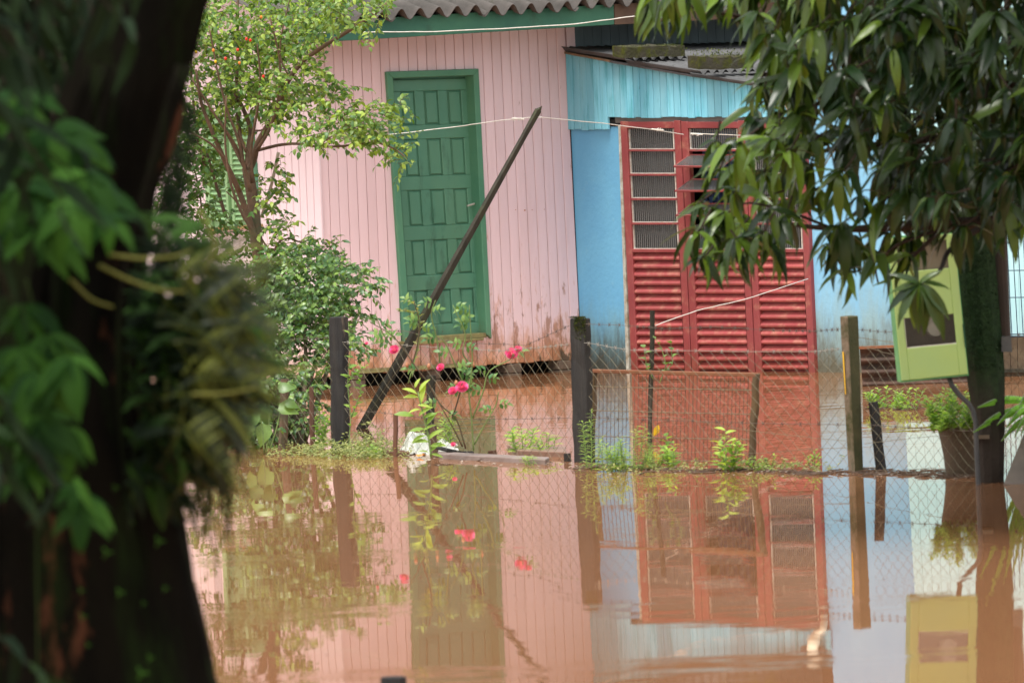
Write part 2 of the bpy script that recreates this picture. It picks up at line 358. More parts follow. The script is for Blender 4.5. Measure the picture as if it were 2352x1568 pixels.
def lmat(pos, d, nrm, L):
    d = Vector(d).normalized(); n = Vector(nrm); n = n - d*n.dot(d)
    if n.length < 1e-4: n = Vector((0, 0, 1)).cross(d)
    n.normalize(); s = d.cross(n)
    p = Vector(pos)
    return Matrix(((s.x*L, d.x*L, n.x*L, p.x), (s.y*L, d.y*L, n.y*L, p.y), (s.z*L, d.z*L, n.z*L, p.z), (0, 0, 0, 1)))
def foliage(parent, variants, mats, n_ind=0, name='leaf', inframe=True, bulk='foliage'):
    """mats: list of (matrix, variant index). The n_ind nearest in frame become leaf objects, the rest one joined part."""
    off = Vector(parent['_w']); T = Matrix.Translation(-off)
    idx = list(range(len(mats)))
    if n_ind:
        def key(i):
            p = mats[i][0].translation; d = (p-EYE); w_ = d.dot(F); x = d.dot(RT)/w_*FPX+CX; y = -d.dot(UP)/w_*FPX+CY
            return (0 if (-10 < x < 2362 and -10 < y < 1578) else 1, w_)
        idx.sort(key=key)
    for i in idx[:n_ind]:
        o = bpy.data.objects.new(name, variants[mats[i][1]]); C.objects.link(o); o.parent = parent; o.matrix_local = T @ mats[i][0]
    rest = idx[n_ind:]
    if not rest: return
    V = []; Fc = []; tn = []; base = 0
    vd = []
    for me in variants:
        a = np.empty(len(me.vertices)*3); me.vertices.foreach_get('co', a); a = a.reshape(-1, 3)
        f = np.array([list(p.vertices) for p in me.polygons]); tt = me.attributes['tint'].data[0].value
        vd.append((a, f, tt))
    for i in rest:
        Mx = np.array(T @ mats[i][0]); a, f, tt = vd[mats[i][1]]
        V.append(a @ Mx[:3, :3].T + Mx[:3, 3]); Fc.append(f+base); base += len(a); tn.append(np.full(len(a), np.clip(tt+random.uniform(-.12, .12), 0, 1)))
    V = np.concatenate(V); Fc = np.concatenate(Fc); tn = np.concatenate(tn)
    me = bpy.data.meshes.new(bulk); me.vertices.add(len(V)); me.vertices.foreach_set('co', V.ravel())
    me.loops.add(Fc.size); me.loops.foreach_set('vertex_index', Fc.ravel().astype(np.int32))
    me.polygons.add(len(Fc)); me.polygons.foreach_set('loop_start', np.arange(0, Fc.size, 4, dtype=np.int32)); 
    me.update(calc_edges=True); me.validate()
    at = me.attributes.new('tint', 'FLOAT', 'POINT'); at.data.foreach_set('value', tn)
    me.materials.append(variants[0].materials[0]); me.shade_smooth()
    o = bpy.data.objects.new(bulk, me); C.objects.link(o); o.parent = parent; o['kind'] = 'stuff'
def rdir(up=0.0):
    v = Vector((random.gauss(0, 1), random.gauss(0, 1), random.gauss(0, 1))).normalized(); v.z += up; return v.normalized()
def twigclump(mats, tw, c, axis, n, L, spread, nv, droop=.2, llen=(.8, 1.2)):
    """a twig of alternating leaves starting at c"""
    axis = axis.normalized(); pts = [c + axis*spread*k/3 + Vector((0, 0, -droop*spread*(k/3)**2)) for k in range(4)]
    tw.tube(pts, [L*.05, L*.04, L*.03, L*.02], 3, cap=False)
    side = axis.cross(Vector((random.uniform(-.4, .4), random.uniform(-.4, .4), 1))).normalized()
    for i in range(n):
        t = (i+.6)/n; p = c + axis*spread*t + Vector((0, 0, -droop*spread*t*t))
        sg = 1 if i % 2 else -1
        d = axis*.55 + side*sg*.8 + rdir()*.45 + Vector((0, 0, -.15))
        nr = Vector((0, 0, 1)) + rdir()*.7 + Vector((0, -.35, 0))
        mats.append((lmat(p, d, nr, L*random.uniform(*llen)), random.randrange(nv)))

# ================================================================== THE PLACE
# ---- key planes, from where the walls meet the water
Cn = W(1337, 850)
front = vplane(W(824, 888), Cn)                      # pink front wall, runs away to the right
bdir = Vector((-front.n.x*-1, 0, 0))
bd = front.n.copy()                                   # blue facade runs out from the pink wall toward the viewer
blue = Plane(Cn, Vector((bd.y, -bd.x, 0)));
if blue.n.y > 0: blue.n = -blue.n
Lc = front.px(751, 868)
gable = Plane(Lc, blue.n.copy())
print('front yaw', math.degrees(math.atan2(front.d.y, front.d.x)), 'blue waterline at 1870:', blue.px(1870, 859))

# ---- ground under the flood, flood water
def sheet(name, x0, x1, y0, y1, nx, ny, zf, m):
    vs = []; fs = []
    for j in range(ny+1):
        for i in range(nx+1):
            x = lerp(x0, x1, i/nx); y = lerp(y0, y1, j/ny); vs.append((x, y, zf(x, y)))
    for j in range(ny):
        for i in range(nx):
            a = j*(nx+1)+i; fs.append((a, a+1, a+nx+2, a+nx+1))
    b = MB(); b.add(vs, fs); o = b.build(name, m, smooth=True); return o
def gz(x, y):
    z = -.75
    if y < 14: z = lerp(.12, -.75, max(0, min(1, (y-9)/5)))
    if abs(x) > 25 or y > 90: z = .25
    return z + .03*math.sin(x*1.7+y)*math.cos(y*1.3)
g = sheet('ground', -400, 400, -60, 900, 2, 2, lambda x, y: -1.3, m_mud); g['kind'] = 'structure'; g['label'] = 'drowned muddy ground under the flood water'
g = sheet('river_bank', -12, 12, -6, 15, 40, 40, gz, m_mud); g['kind'] = 'structure'; g['label'] = 'muddy bank in front of the flood'
wt = sheet('flood_water', -400, 400, -60, 900, 2, 2, lambda x, y: 0, m_water); wt['kind'] = 'structure'; wt['label'] = 'brown flood water mirroring the pink and blue houses'

# ================================================================== PINK HOUSE
ph = thing('pink_house', 'pink vertical board wooden house on low brick piers with a green panelled door', 'house', (front.px(1040, 870).x, front.px(1040, 870).y, 0))
WQ = ((721, 62), (1297, 44), (752, 866), (1336, 823))       # front wall quad (px)
DQ = ((888, 165), (1100, 158), (929, 789), (1130, 778))     # outer door frame
NB = 27
for i in range(NB):
    u0, u1 = i/NB, (i+1)/NB; gp = .0010
    tl = quadpt(WQ, u0+gp, 0); tr = quadpt(WQ, u1-gp, 0); bl = quadpt(WQ, u0+gp, 1); br = quadpt(WQ, u1-gp, 1)
    jt = random.uniform(-2, 2); dz = random.uniform(0, .0035)
    mx = (tl[0]+tr[0])/2
    def at(yy): t = (yy-tl[1])/(bl[1]-tl[1]); return lerp(tl[0], bl[0], t), lerp(tr[0], br[0], t)
    def y_at_u(q0, q1, x): return lerp(q0[1], q1[1], (x-q0[0])/(q1[0]-q0[0]))
    # does this board cross the doorway?
    xm = sum(at(470))/2; dl = lerp(DQ[0][0], DQ[2][0], .5)+4; dr = lerp(DQ[1][0], DQ[3][0], .5)-4
    pieces = []
    if dl-10 < xm < dr+10:
        yt = y_at_u(DQ[0], DQ[1], xm)+4; yb = y_at_u(DQ[2], DQ[3], xm+24)-4
        a, b_ = at(yt); pieces.append([tl, (a, yt), (b_, yt), tr])
        a, b_ = at(yb); pieces.append([(a, yb), (bl[0], bl[1]+jt), (br[0], br[1]+jt), (b_, yb)])
        if xm < dl+12 or xm > dr-12:    # a sliver beside the frame
            if xm < dl: pieces = [[tl, (bl[0], bl[1]+jt), (br[0], br[1]+jt), tr]]
            if xm > dr: pieces = [[tl, (bl[0], bl[1]+jt), (br[0], br[1]+jt), tr]]
    else: pieces = [[tl, (bl[0], bl[1]+jt), (br[0], br[1]+jt), tr]]
    for pc in pieces: slab(front, pc, -.022, dz, 'board', m_pink, ph, bevel=.004)
# dark backing wall just behind the boards (shows in the joints)
def backing(pl, quad, off, name, m, parent, hole=None):
    slab(pl, quad, off-.03, off, name, m, parent)
m_joint = mat('joint_shadow_wood', (.64, .42, .41), (.55, .34, .33), rough=.9)
qb = [(715, 60), (727, 400), (740, 700), (753, 860), (932, 849), (888, 166)]
slab(front, [(722, 62), (752, 861), (929, 847), (886, 60)], -.05, -.0225, 'wall_backing', m_joint, ph)
slab(front, [(1100, 55), (1131, 834), (1335, 820), (1297, 46)], -.05, -.0225, 'wall_backing', m_joint, ph)
slab(front, [(886, 60), (890, 164), (1101, 157), (1098, 55)], -.05, -.0225, 'wall_backing', m_joint, ph)
slab(front, [(929, 790), (933, 846), (1131, 833), (1130, 779)], -.05, -.0225, 'wall_backing', m_joint, ph)
# the wall carries on behind the blue lean-to (grey-blue boards, eave shade put into the colour)
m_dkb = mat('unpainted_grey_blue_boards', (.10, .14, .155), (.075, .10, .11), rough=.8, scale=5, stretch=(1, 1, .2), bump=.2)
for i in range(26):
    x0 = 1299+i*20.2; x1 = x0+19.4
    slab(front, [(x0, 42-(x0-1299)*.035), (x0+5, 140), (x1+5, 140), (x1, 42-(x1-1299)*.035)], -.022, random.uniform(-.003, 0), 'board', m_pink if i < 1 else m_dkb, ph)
# gable-side boards
GQ = ((300, -130), (721, 62), (345, 905), (752, 866))
NG = 26
for i in range(NG):
    u0, u1 = i/NG, (i+1)/NG; gp = .0016
    x_ = lerp(721, 300, 1-(u0+u1)/2)
    top = -170 if i < 18 else 20
    tl = quadpt(GQ, u0+gp, 0); tr = quadpt(GQ, u1-gp, 0); bl = quadpt(GQ, u0+gp, 1); br = quadpt(GQ, u1-gp, 1)
    # rake: top edge follows the roof
    def rk(x): return 62 + (x-721)*.42
    tl = (tl[0], rk(tl[0])); tr = (tr[0], rk(tr[0]))
    j = random.uniform(-2, 2)
    slab(gable, [tl, (bl[0], bl[1]+j), (br[0], br[1]+j), tr], -.022, random.uniform(0, .003), 'board', m_pinkg, ph, bevel=.004)
slab(gable, [(300, rk(300)+3), (345, 900), (751, 862), (720, 65)], -.05, -.0225, 'wall_backing', m_joint, ph)
# corner body behind the walls so nothing shows through, floor beams
b = MB(); P0 = front.px(752, 866, -.06); 
def body(p_left, p_right, depth, z0, z1):
    a = Vector((p_left.x, p_left.y, z0)); c = Vector((p_right.x, p_right.y, z0)); n = -front.n*depth
    q = [a, c, c+n, a+n]; return q, [Vector((v.x, v.y, z1)) for v in q]
q0, q1 = body(front.px(760, 860, -.14), front.px(1900, 840, -.14), 3.2, .14, 3.05)
# four inner wall faces + floor only behind the boards
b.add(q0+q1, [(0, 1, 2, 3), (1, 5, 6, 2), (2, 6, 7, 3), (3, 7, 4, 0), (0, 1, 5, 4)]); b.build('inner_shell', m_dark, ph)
fq = [front.px(752, 880, -.30), front.px(1900, 820, -.30)]; fq = [Vector((v.x, v.y, -.4)) for v in fq]; fg = fq[0] - front.n*3  # added black skirt; its colour stands in for crawl-space shade
MB().prism([fq[0], fq[1], fq[1]+Vector((0, 0, .8)), fq[0]+Vector((0, 0, .8))], [q-front.n*.1 for q in (fq[0], fq[1], fq[1]+Vector((0, 0, .8)), fq[0]+Vector((0, 0, .8)))]).build('foundation', mat('black_wet_foundation', (.006, .005, .004), None), ph)
gq = [Vector((*(gable.px(360, 900, -.30)).xy, -.4)), Vector((*(gable.px(740, 870, -.30)).xy, -.4))]
MB().prism([gq[0], gq[1], gq[1]+Vector((0, 0, .8)), gq[0]+Vector((0, 0, .8))], [q-gable.n*.1 for q in (gq[0], gq[1], gq[1]+Vector((0, 0, .8)), gq[0]+Vector((0, 0, .8)))]).build('foundation', bpy.data.materials['black_wet_foundation'], ph)
# bottom rail (light step beam) and dark skirt beam
slab(front, [(822, 848), (1092, 833), (1093, 840), (823, 858)], .01, .06, 'bottom_rail', m_sillw, ph)
slab(front, [(866, 846), (1085, 833), (1085, 837), (866, 850)], .002, .05, 'pipe_rail', m_wood, ph)
for (xa, xb, yt, yb) in ((800, 826, 852, 905), (976, 999, 850, 900), (1158, 1185, 836, 884), (1272, 1300, 828, 876)):
    pc = front.px((xa+xb)/2, (yt+yb)/2, -.05)
    pr_ = bpy.data.objects  # pier of stacked bricks
    for k in range(5):
        z1 = pc.z + (yb-yt)/285/2 + .0 - k*.075
        wv = front.d*((xb-xa)/285/.8/2); dv = front.n*.08; cc = Vector((pc.x, pc.y, 0))
        q = [cc-wv-dv, cc+wv-dv, cc+wv+dv, cc-wv+dv]
        top = [Vector((v.x, v.y, z1)) for v in q]; bot = [Vector((v.x, v.y, z1-.069)) for v in q]
        MB().prism(top, bot).build('brick', m_brick, ph, bevel=.004)
# ---- green door
dr = MB()
fo = .03
iq = ((903, 180), (1085, 173), (944, 778), (1116, 768))
for nm, poly in (('jamb', [DQ[0], DQ[2], (944, 778), (903, 180)]), ('jamb', [(1088, 173), (1118, 768), DQ[3], DQ[1]]), ('lintel', [DQ[0], (903, 180), (1088, 173), DQ[1]])):
    slab(front, poly, -.10, fo, 'door_'+nm, m_green2, ph, bevel=.004)
slab(front, [(934, 776), (934, 786), (1119, 775), (1116, 764)], -.12, .05, 'door_sill', m_sillw, ph, bevel=.004)
slab(front, [(928, 784), (930, 793), (1112, 781), (1112, 776)], -.05, .075, 'sill_lip', m_sillw, ph, bevel=.003)
# the leaf, set back 8 cm
LQ = ((902, 184), (1079, 180), (944, 775), (1116, 765))
door = slab(front, [quadpt(LQ, -.05, -.01), quadpt(LQ, -.05, 1.02), quadpt(LQ, 1.05, 1.02), quadpt(LQ, 1.05, -.01)], -.125, -.10, 'door', m_green, ph)
cols = ((.085, .27), (.385, .575), (.69, .875)); rows = ((.045, .178), (.232, .377), (.43, .57), (.625, .762), (.82, .955))
fm = MB()
edges_u = [0] + [e for c_ in cols for e in c_] + [1]
cuts_v = [0] + [e for r_ in rows for e in r_] + [1]
def pq(u0, u1, v0, v1, o0, o1, mb): slab(front, [quadpt(LQ, u0, v0), quadpt(LQ, u0, v1), quadpt(LQ, u1, v1), quadpt(LQ, u1, v0)], o0, o1, '', None, None, mb=mb)
for k in range(0, 12, 2): 
    if k < len(cuts_v)-1: pq(0, 1, cuts_v[k], cuts_v[k+1], -.0995, -.080, fm)
for r_ in rows:
    for k in (0, 2, 4, 6): pq(edges_u[k], edges_u[k+1], r_[0]+.0003, r_[1]-.0003, -.0995, -.0805, fm)
fm.build('door_rails', m_green, door, bevel=.004)
for r_ in rows:
    for c_ in cols:
        mu = .028; mv = .009
        fr = [front.px(*quadpt(LQ, u, v), -.083) for u, v in ((c_[0]+mu, r_[0]+mv), (c_[0]+mu, r_[1]-mv), (c_[1]-mu, r_[1]-mv), (c_[1]-mu, r_[0]+mv))]
        bk = [front.px(*quadpt(LQ, u, v), -.0996) for u, v in ((c_[0]+.006, r_[0]+.002), (c_[0]+.006, r_[1]-.002), (c_[1]-.006, r_[1]-.002), (c_[1]-.006, r_[0]+.002))]
        mid = [front.px(*quadpt(LQ, u, v), -.089) for u, v in ((c_[0]+mu*.9, r_[0]+mv*.9), (c_[0]+mu*.9, r_[1]-mv*.9), (c_[1]-mu*.9, r_[1]-mv*.9), (c_[1]-mu*.9, r_[0]+mv*.9))]
        mbp = MB(); n = 4
        mbp.add(fr+mid+bk, [(0, 1, 2, 3)]+[(i+4, (i+1) % 4+4, (i+1) % 4, i) for i in range(4)]+[(i+8, (i+1) % 4+8, (i+1) % 4+4, i+4) for i in range(4)])
        mbp.build('door_panel', m_green, door)
slab(front, [(1085, 450), (1087, 512), (1093, 512), (1091, 450)], -.08, -.074, 'handle_plate', mat('painted_lock_plate', (.10, .25, .15), None, rough=.4), door)
hb = MB(); hb.tube([front.px(1089, 468, -.075), front.px(1089, 468, -.035), front.px(1073, 473, -.033)], [.008, .008, .007], 6)
hb.build('handle', mat('dull_metal', (.5, .48, .42), None, rough=.4, metallic=.2), door)
# ---- louvred shutter window on the gable side
sw = slab(gable, [(462, 262), (476, 532), (583, 521), (571, 275)], -.01, .02, 'window', m_shutter, ph)
for (xa, xb) in ((468, 515), (523, 571)):
    fr = MB()
    for (a, c2, y0, y1) in ((xa, xa+5, 268, 522), (xb-5, xb, 268, 520)):
        slab(gable, [(a, y0), (a+12, y1), (c2+12, y1), (c2, y0)], .0205, .05, '', None, None, mb=fr)
    fr.build('shutter_frame', m_shutter, sw)
    for k in range(20):
        y = 276+k*11.6; sh = (y-268)/254*12
        f_ = [gable.px(xa+5+sh, y, .025), gable.px(xa+5.5+sh, y+8.5, .048), gable.px(xb-4.5+sh, y+8.3, .048), gable.px(xb-5+sh, y-.2, .025)]
        MB().prism(f_, [q - gable.n*.006 + Vector((0, 0, -.004)) for q in f_]).build('slat', m_shutter, sw)
slab(gable, [(474, 524), (475, 532), (588, 522), (587, 515)], -.01, .07, 'window_sill', mat('brown_window_sill', (.22, .09, .04), (.3, .24, .08), rough=.7, scale=10), ph)
slab(gable, [(572, 262), (588, 520), (592, 520), (576, 262)], -.01, .03, 'window_trim', m_green2, ph)
# a rusty nail mark and small nails on the front wall
for (x, y) in ((1205, 483), (1184, 482), (1222, 482), (1250, 481)):
    b = MB(); c_ = front.px(x, y, .006); b.tube([c_, c_+front.n*.006], .006 if x == 1205 else .003, 6)
    b.build('nail', mat('rust_spot', (.45, .14, .03), None), ph)
# ---- main roof
def corr(E, ud, sd_, nrm, U0, U1, L0, L1, pitch_, amp, m, parent, name='roof_sheet', phase=0, dips=0.0, segs=8, thick=.007):
    n = int(round((U1-U0)/pitch_*segs)); vs = []; ph_ = phase
    rows_ = [L0, (L0+L1)/2, L1]
    for side in (0, 1):
        for l in rows_:
            for i in range(n+1):
                u = U0+(U1-U0)*i/n
                h = amp*math.cos(2*math.pi*u/pitch_+ph_)
                vs.append(E + ud*u + sd_*l + nrm*(h - side*thick) )
    k = n+1; R3 = 3*k; fs = []
    for r in (0, 1):
        for i in range(n):
            a = r*k+i; fs.append((a, a+1, a+k+1, a+k)); fs.append((R3+a+k, R3+a+k+1, R3+a+1, R3+a))
    for i in range(n):
        fs.append((i, R3+i, R3+i+1, i+1)); a = 2*k+i; fs.append((a+1, R3+a+1, R3+a, a))
    for r in (0, 1):
        a = r*k; fs.append((a, a+k, R3+a+k, R3+a)); a = r*k+n; fs.append((a+k, a, R3+a, R3+a+k))
    o = MB().add(vs, fs).build(name, m, parent, smooth=True)
    return o
OH = .62
E0 = front.px(690, 50, OH); E1 = front.px(1500, 5, OH); ud = (E1-E0).normalized()
sdn = (Vector((-front.n.x, -front.n.y, math.tan(R(16))))).normalized(); nr = ud.cross(sdn).normalized(); 
if nr.z < 0: nr = -nr
E = E0 + nr*.012 + front.n*.05
for k in range(7):
    corr(E + nr*(.009*(k % 2)), ud, sdn, nr, -.1+k*.885, -.1+k*.885+.93, -.02+random.uniform(-.012, .012), 2.4, .177, .044, m_roof, ph, segs=10)
# fascia, soffit line, barge board
slab(front, [(690, 53), (694, 100), (1411, 57), (1410, 10)], OH-.03, OH, 'fascia', m_fascia, ph, bevel=.003)
slab(front, [(1411, 10), (1412, 57), (1990, 28), (1990, -20)], OH-.03, OH, 'fascia', m_fasciab, ph, label='bare brown fascia board')
a0 = front.px(690, 95, OH-.04); a1 = front.px(1990, 24, OH-.04)
b = MB(); dn = Vector((0, 0, -.02)); inn = -front.n*(OH-.0)
b.prism([a0, a1, a1+inn, a0+inn], [q+Vector((0, 0, .02)) for q in (a0, a1, a1+inn, a0+inn)]); b.build('soffit', m_fascia, ph)
b0 = front.px(690, 52, OH)
gpl = Plane(b0, gable.n)
slab(gpl, [(560, -6), (563, 22), (694, 78), (690, 50)], -.03, .0, 'barge_board', mat('pale_barge_green', (.09, .22, .10), (.13, .27, .12), rough=.6, scale=5), ph)
# stovepipe-free gable roof underside reaches the far side: one more run of sheets
# ================================================================== BLUE LEAN-TO HOUSE
bh = thing('blue_house', 'sky blue rendered house wing with turquoise boarded lean-to front', 'house', (blue.px(1600, 858).x, blue.px(1600, 858).y, 0))
slab(blue, [(1311, 292), (1337, 850), (1340, 905), (1444, 907), (1444, 858), (1420, 276)], -.12, 0, 'wall', m_blue, bh)
slab(blue, [(1420, 288), (1440, 900), (1447, 900), (1425.5, 286)], .0, .022, 'door_jamb', m_jamb, bh)
slab(blue, [(1850, -260), (1856, 300), (1875, 905), (1892, 905), (1900, -260)], -.12, -.001, 'wall', m_blue2, bh)
slab(blue, [(1899, -260), (1891, 905), (2092, 905), (2060, -260)], -.12, 0.0, 'wall', m_blue2, bh)
# wall above/behind the roof of the lean-to is the dark pink-house wall; lintel strip over the red door
slab(blue, [(1412, 270), (1414, 283), (1850, 281), (1850, 268)], -.08, .012, 'lintel', mat('grey_lintel', (.17, .16, .14), (.12, .11, .10)), bh)
# turquoise boards
def top_y(x): return np.interp(x, (1295, 1398, 1588, 1799, 1860), (120, 138, 175, 200, 207))
x = 1298.0; i = 0
while x < 1850:
    wd = 15.5+random.uniform(-.6, .6) if i > 5 else 15.4
    x1 = min(x+wd, 1852); lean = .035
    yb = 298 if x < 1383 else 271+random.uniform(-1.5, 2)-(x-1383)*.006
    if x < 1383: yb += random.uniform(-1, 2)
    xs0, xs1 = x+.55, x1-.55
    slab(blue, [(xs0, top_y(x)), (xs0+(yb-top_y(x))*lean, yb), (xs1+(yb-top_y(x1))*lean, yb), (xs1, top_y(x1))], .012, .034+random.uniform(0, .006), 'board', m_turq, bh, bevel=.003)
    x = x1; i += 1
slab(blue, [(1299, 124), (1303, 290), (1384, 290), (1384, 268), (1852, 262), (1850, 210), (1590, 180), (1400, 142)], -.06, .0115, 'board_backing', mat('dark_teal_backing', (.03, .12, .14), None), bh)
slab(blue, [(1393, 274), (1393, 291), (1420, 291), (1420, 274)], -.1, .006, 'beam_end', m_woodd, bh)
# lean-to roof
A = blue.px(1298, 118, .10); B = blue.px(1799, 194, .10); sl_ = (B-A); LL = sl_.length; sl_.normalize()
uu = front.d.copy(); nr2 = uu.cross(sl_).normalized()
if nr2.z < 0: nr2 = -nr2
rowsL = ((-.02, LL*.33), (LL*.29, LL*.64), (LL*.60, LL*1.06))
for r, (l0, l1) in enumerate(rowsL):
    for k in range(3):
        corr(A - uu*.02 - nr2*(.022*r) + nr2*.02, uu, sl_, nr2, k*.885, k*.885+.93, l0+random.uniform(-.015, .015), l1+random.uniform(-.02, .02),   .0885, .018, m_roofb, bh, segs=8, phase=r*.5)
slab(blue, [(1296, 119), (1399, 138), (1399, 143), (1296, 124)], .02, .10, 'verge_board', mat('bare_verge_wood', (.22, .13, .07), (.12, .09, .06), scale=12), bh)
slab(blue, [(1399, 139), (1590, 172), (1800, 197), (1800, 201), (1590, 177), (1399, 144)], .045, .09, 'verge_board', m_roofb, bh)
# moss and slabs on the roof
rp = Plane(A + nr2*.045, nr2)
def roofpx(x, y):
    d = ray(x, y); return EYE + d*((rp.p-EYE).dot(nr2)/d.dot(nr2))
def conc_slab(xl, xr, yb, hpx, dep, lab):
    a = roofpx(xl, yb); b_ = a + uu*((xr-xl)/285/.8)
    up = Vector((0, 0, hpx/285)); back = -sl_*dep
    o = MB(); nx = 14
    bot = []; vs = []; fs = []
    for i in range(nx+1):
        p = lerp(a, b_, i/nx) + Vector((0, 0, random.uniform(-.004, .004)))
        e = [p, p+up+Vector((0, 0, random.uniform(-.006, .006))), p+up+back+Vector((0, 0, random.uniform(-.006, .006))), p+back]
        vs += e
    for i in range(nx):
        for j in range(4): q = i*4; fs.append((q+j, q+(j+1) % 4, q+4+(j+1) % 4, q+4+j))
    fs += [(3, 2, 1, 0), (nx*4, nx*4+1, nx*4+2, nx*4+3)]
    ob = o.add(vs, fs).build('concrete_slab', m_slab, base=a)
    tag(ob, lab, 'slab', 'concrete slabs weighing down the roof'); return a, b_, up, back, ob
s1 = conc_slab(1432, 1572, 134, 24, .14, 'mossy concrete slab higher up the lean-to roof, fringed with reddish moss')
s2 = conc_slab(1606, 1728, 161, 27, .14, 'dark concrete slab lower down the lean-to roof, half hidden by leaves')
msv = leafset('moss_tuft', (.15, .3, .2, .02), m_lblade, (.0, .1, .2, .35), segs=2, bend=.2)
for s_, n in ((s1, 260), (s2, 140)):
    ms_ = []; a, b_, up, back, ob = s_
    for k in range(n):
        t = random.random()**.6; p = lerp(a, b_, t)+up*random.choice((1, 1, .98))+back*random.random()
        ms_.append((lmat(p, Vector((random.gauss(0, .5), random.gauss(0, .5), 1)), rdir(), random.uniform(.006, .013)), random.randrange(4)))
    foliage(ob, msv, ms_, bulk='moss')
mv = thing('roof_weeds', 'green moss and tiny weeds growing on the lean-to roof behind the slabs', 'moss', roofpx(1650, 125))
ms_ = []
for k in range(260):
    x = random.gauss(1650, 60); y = random.gauss(122, 7)
    if x < 1570 or x > 1790: continue
    p = roofpx(x, max(y, 114)); ms_.append((lmat(p, Vector((random.gauss(0, .6), random.gauss(0, .6), 1)), rdir(), random.uniform(.008, .022)), random.randrange(4)))
foliage(mv, leafset('weed_leaf', (.1, .28, .25, .02), m_lblade, (.1, .5, .8, .3), segs=2), ms_)
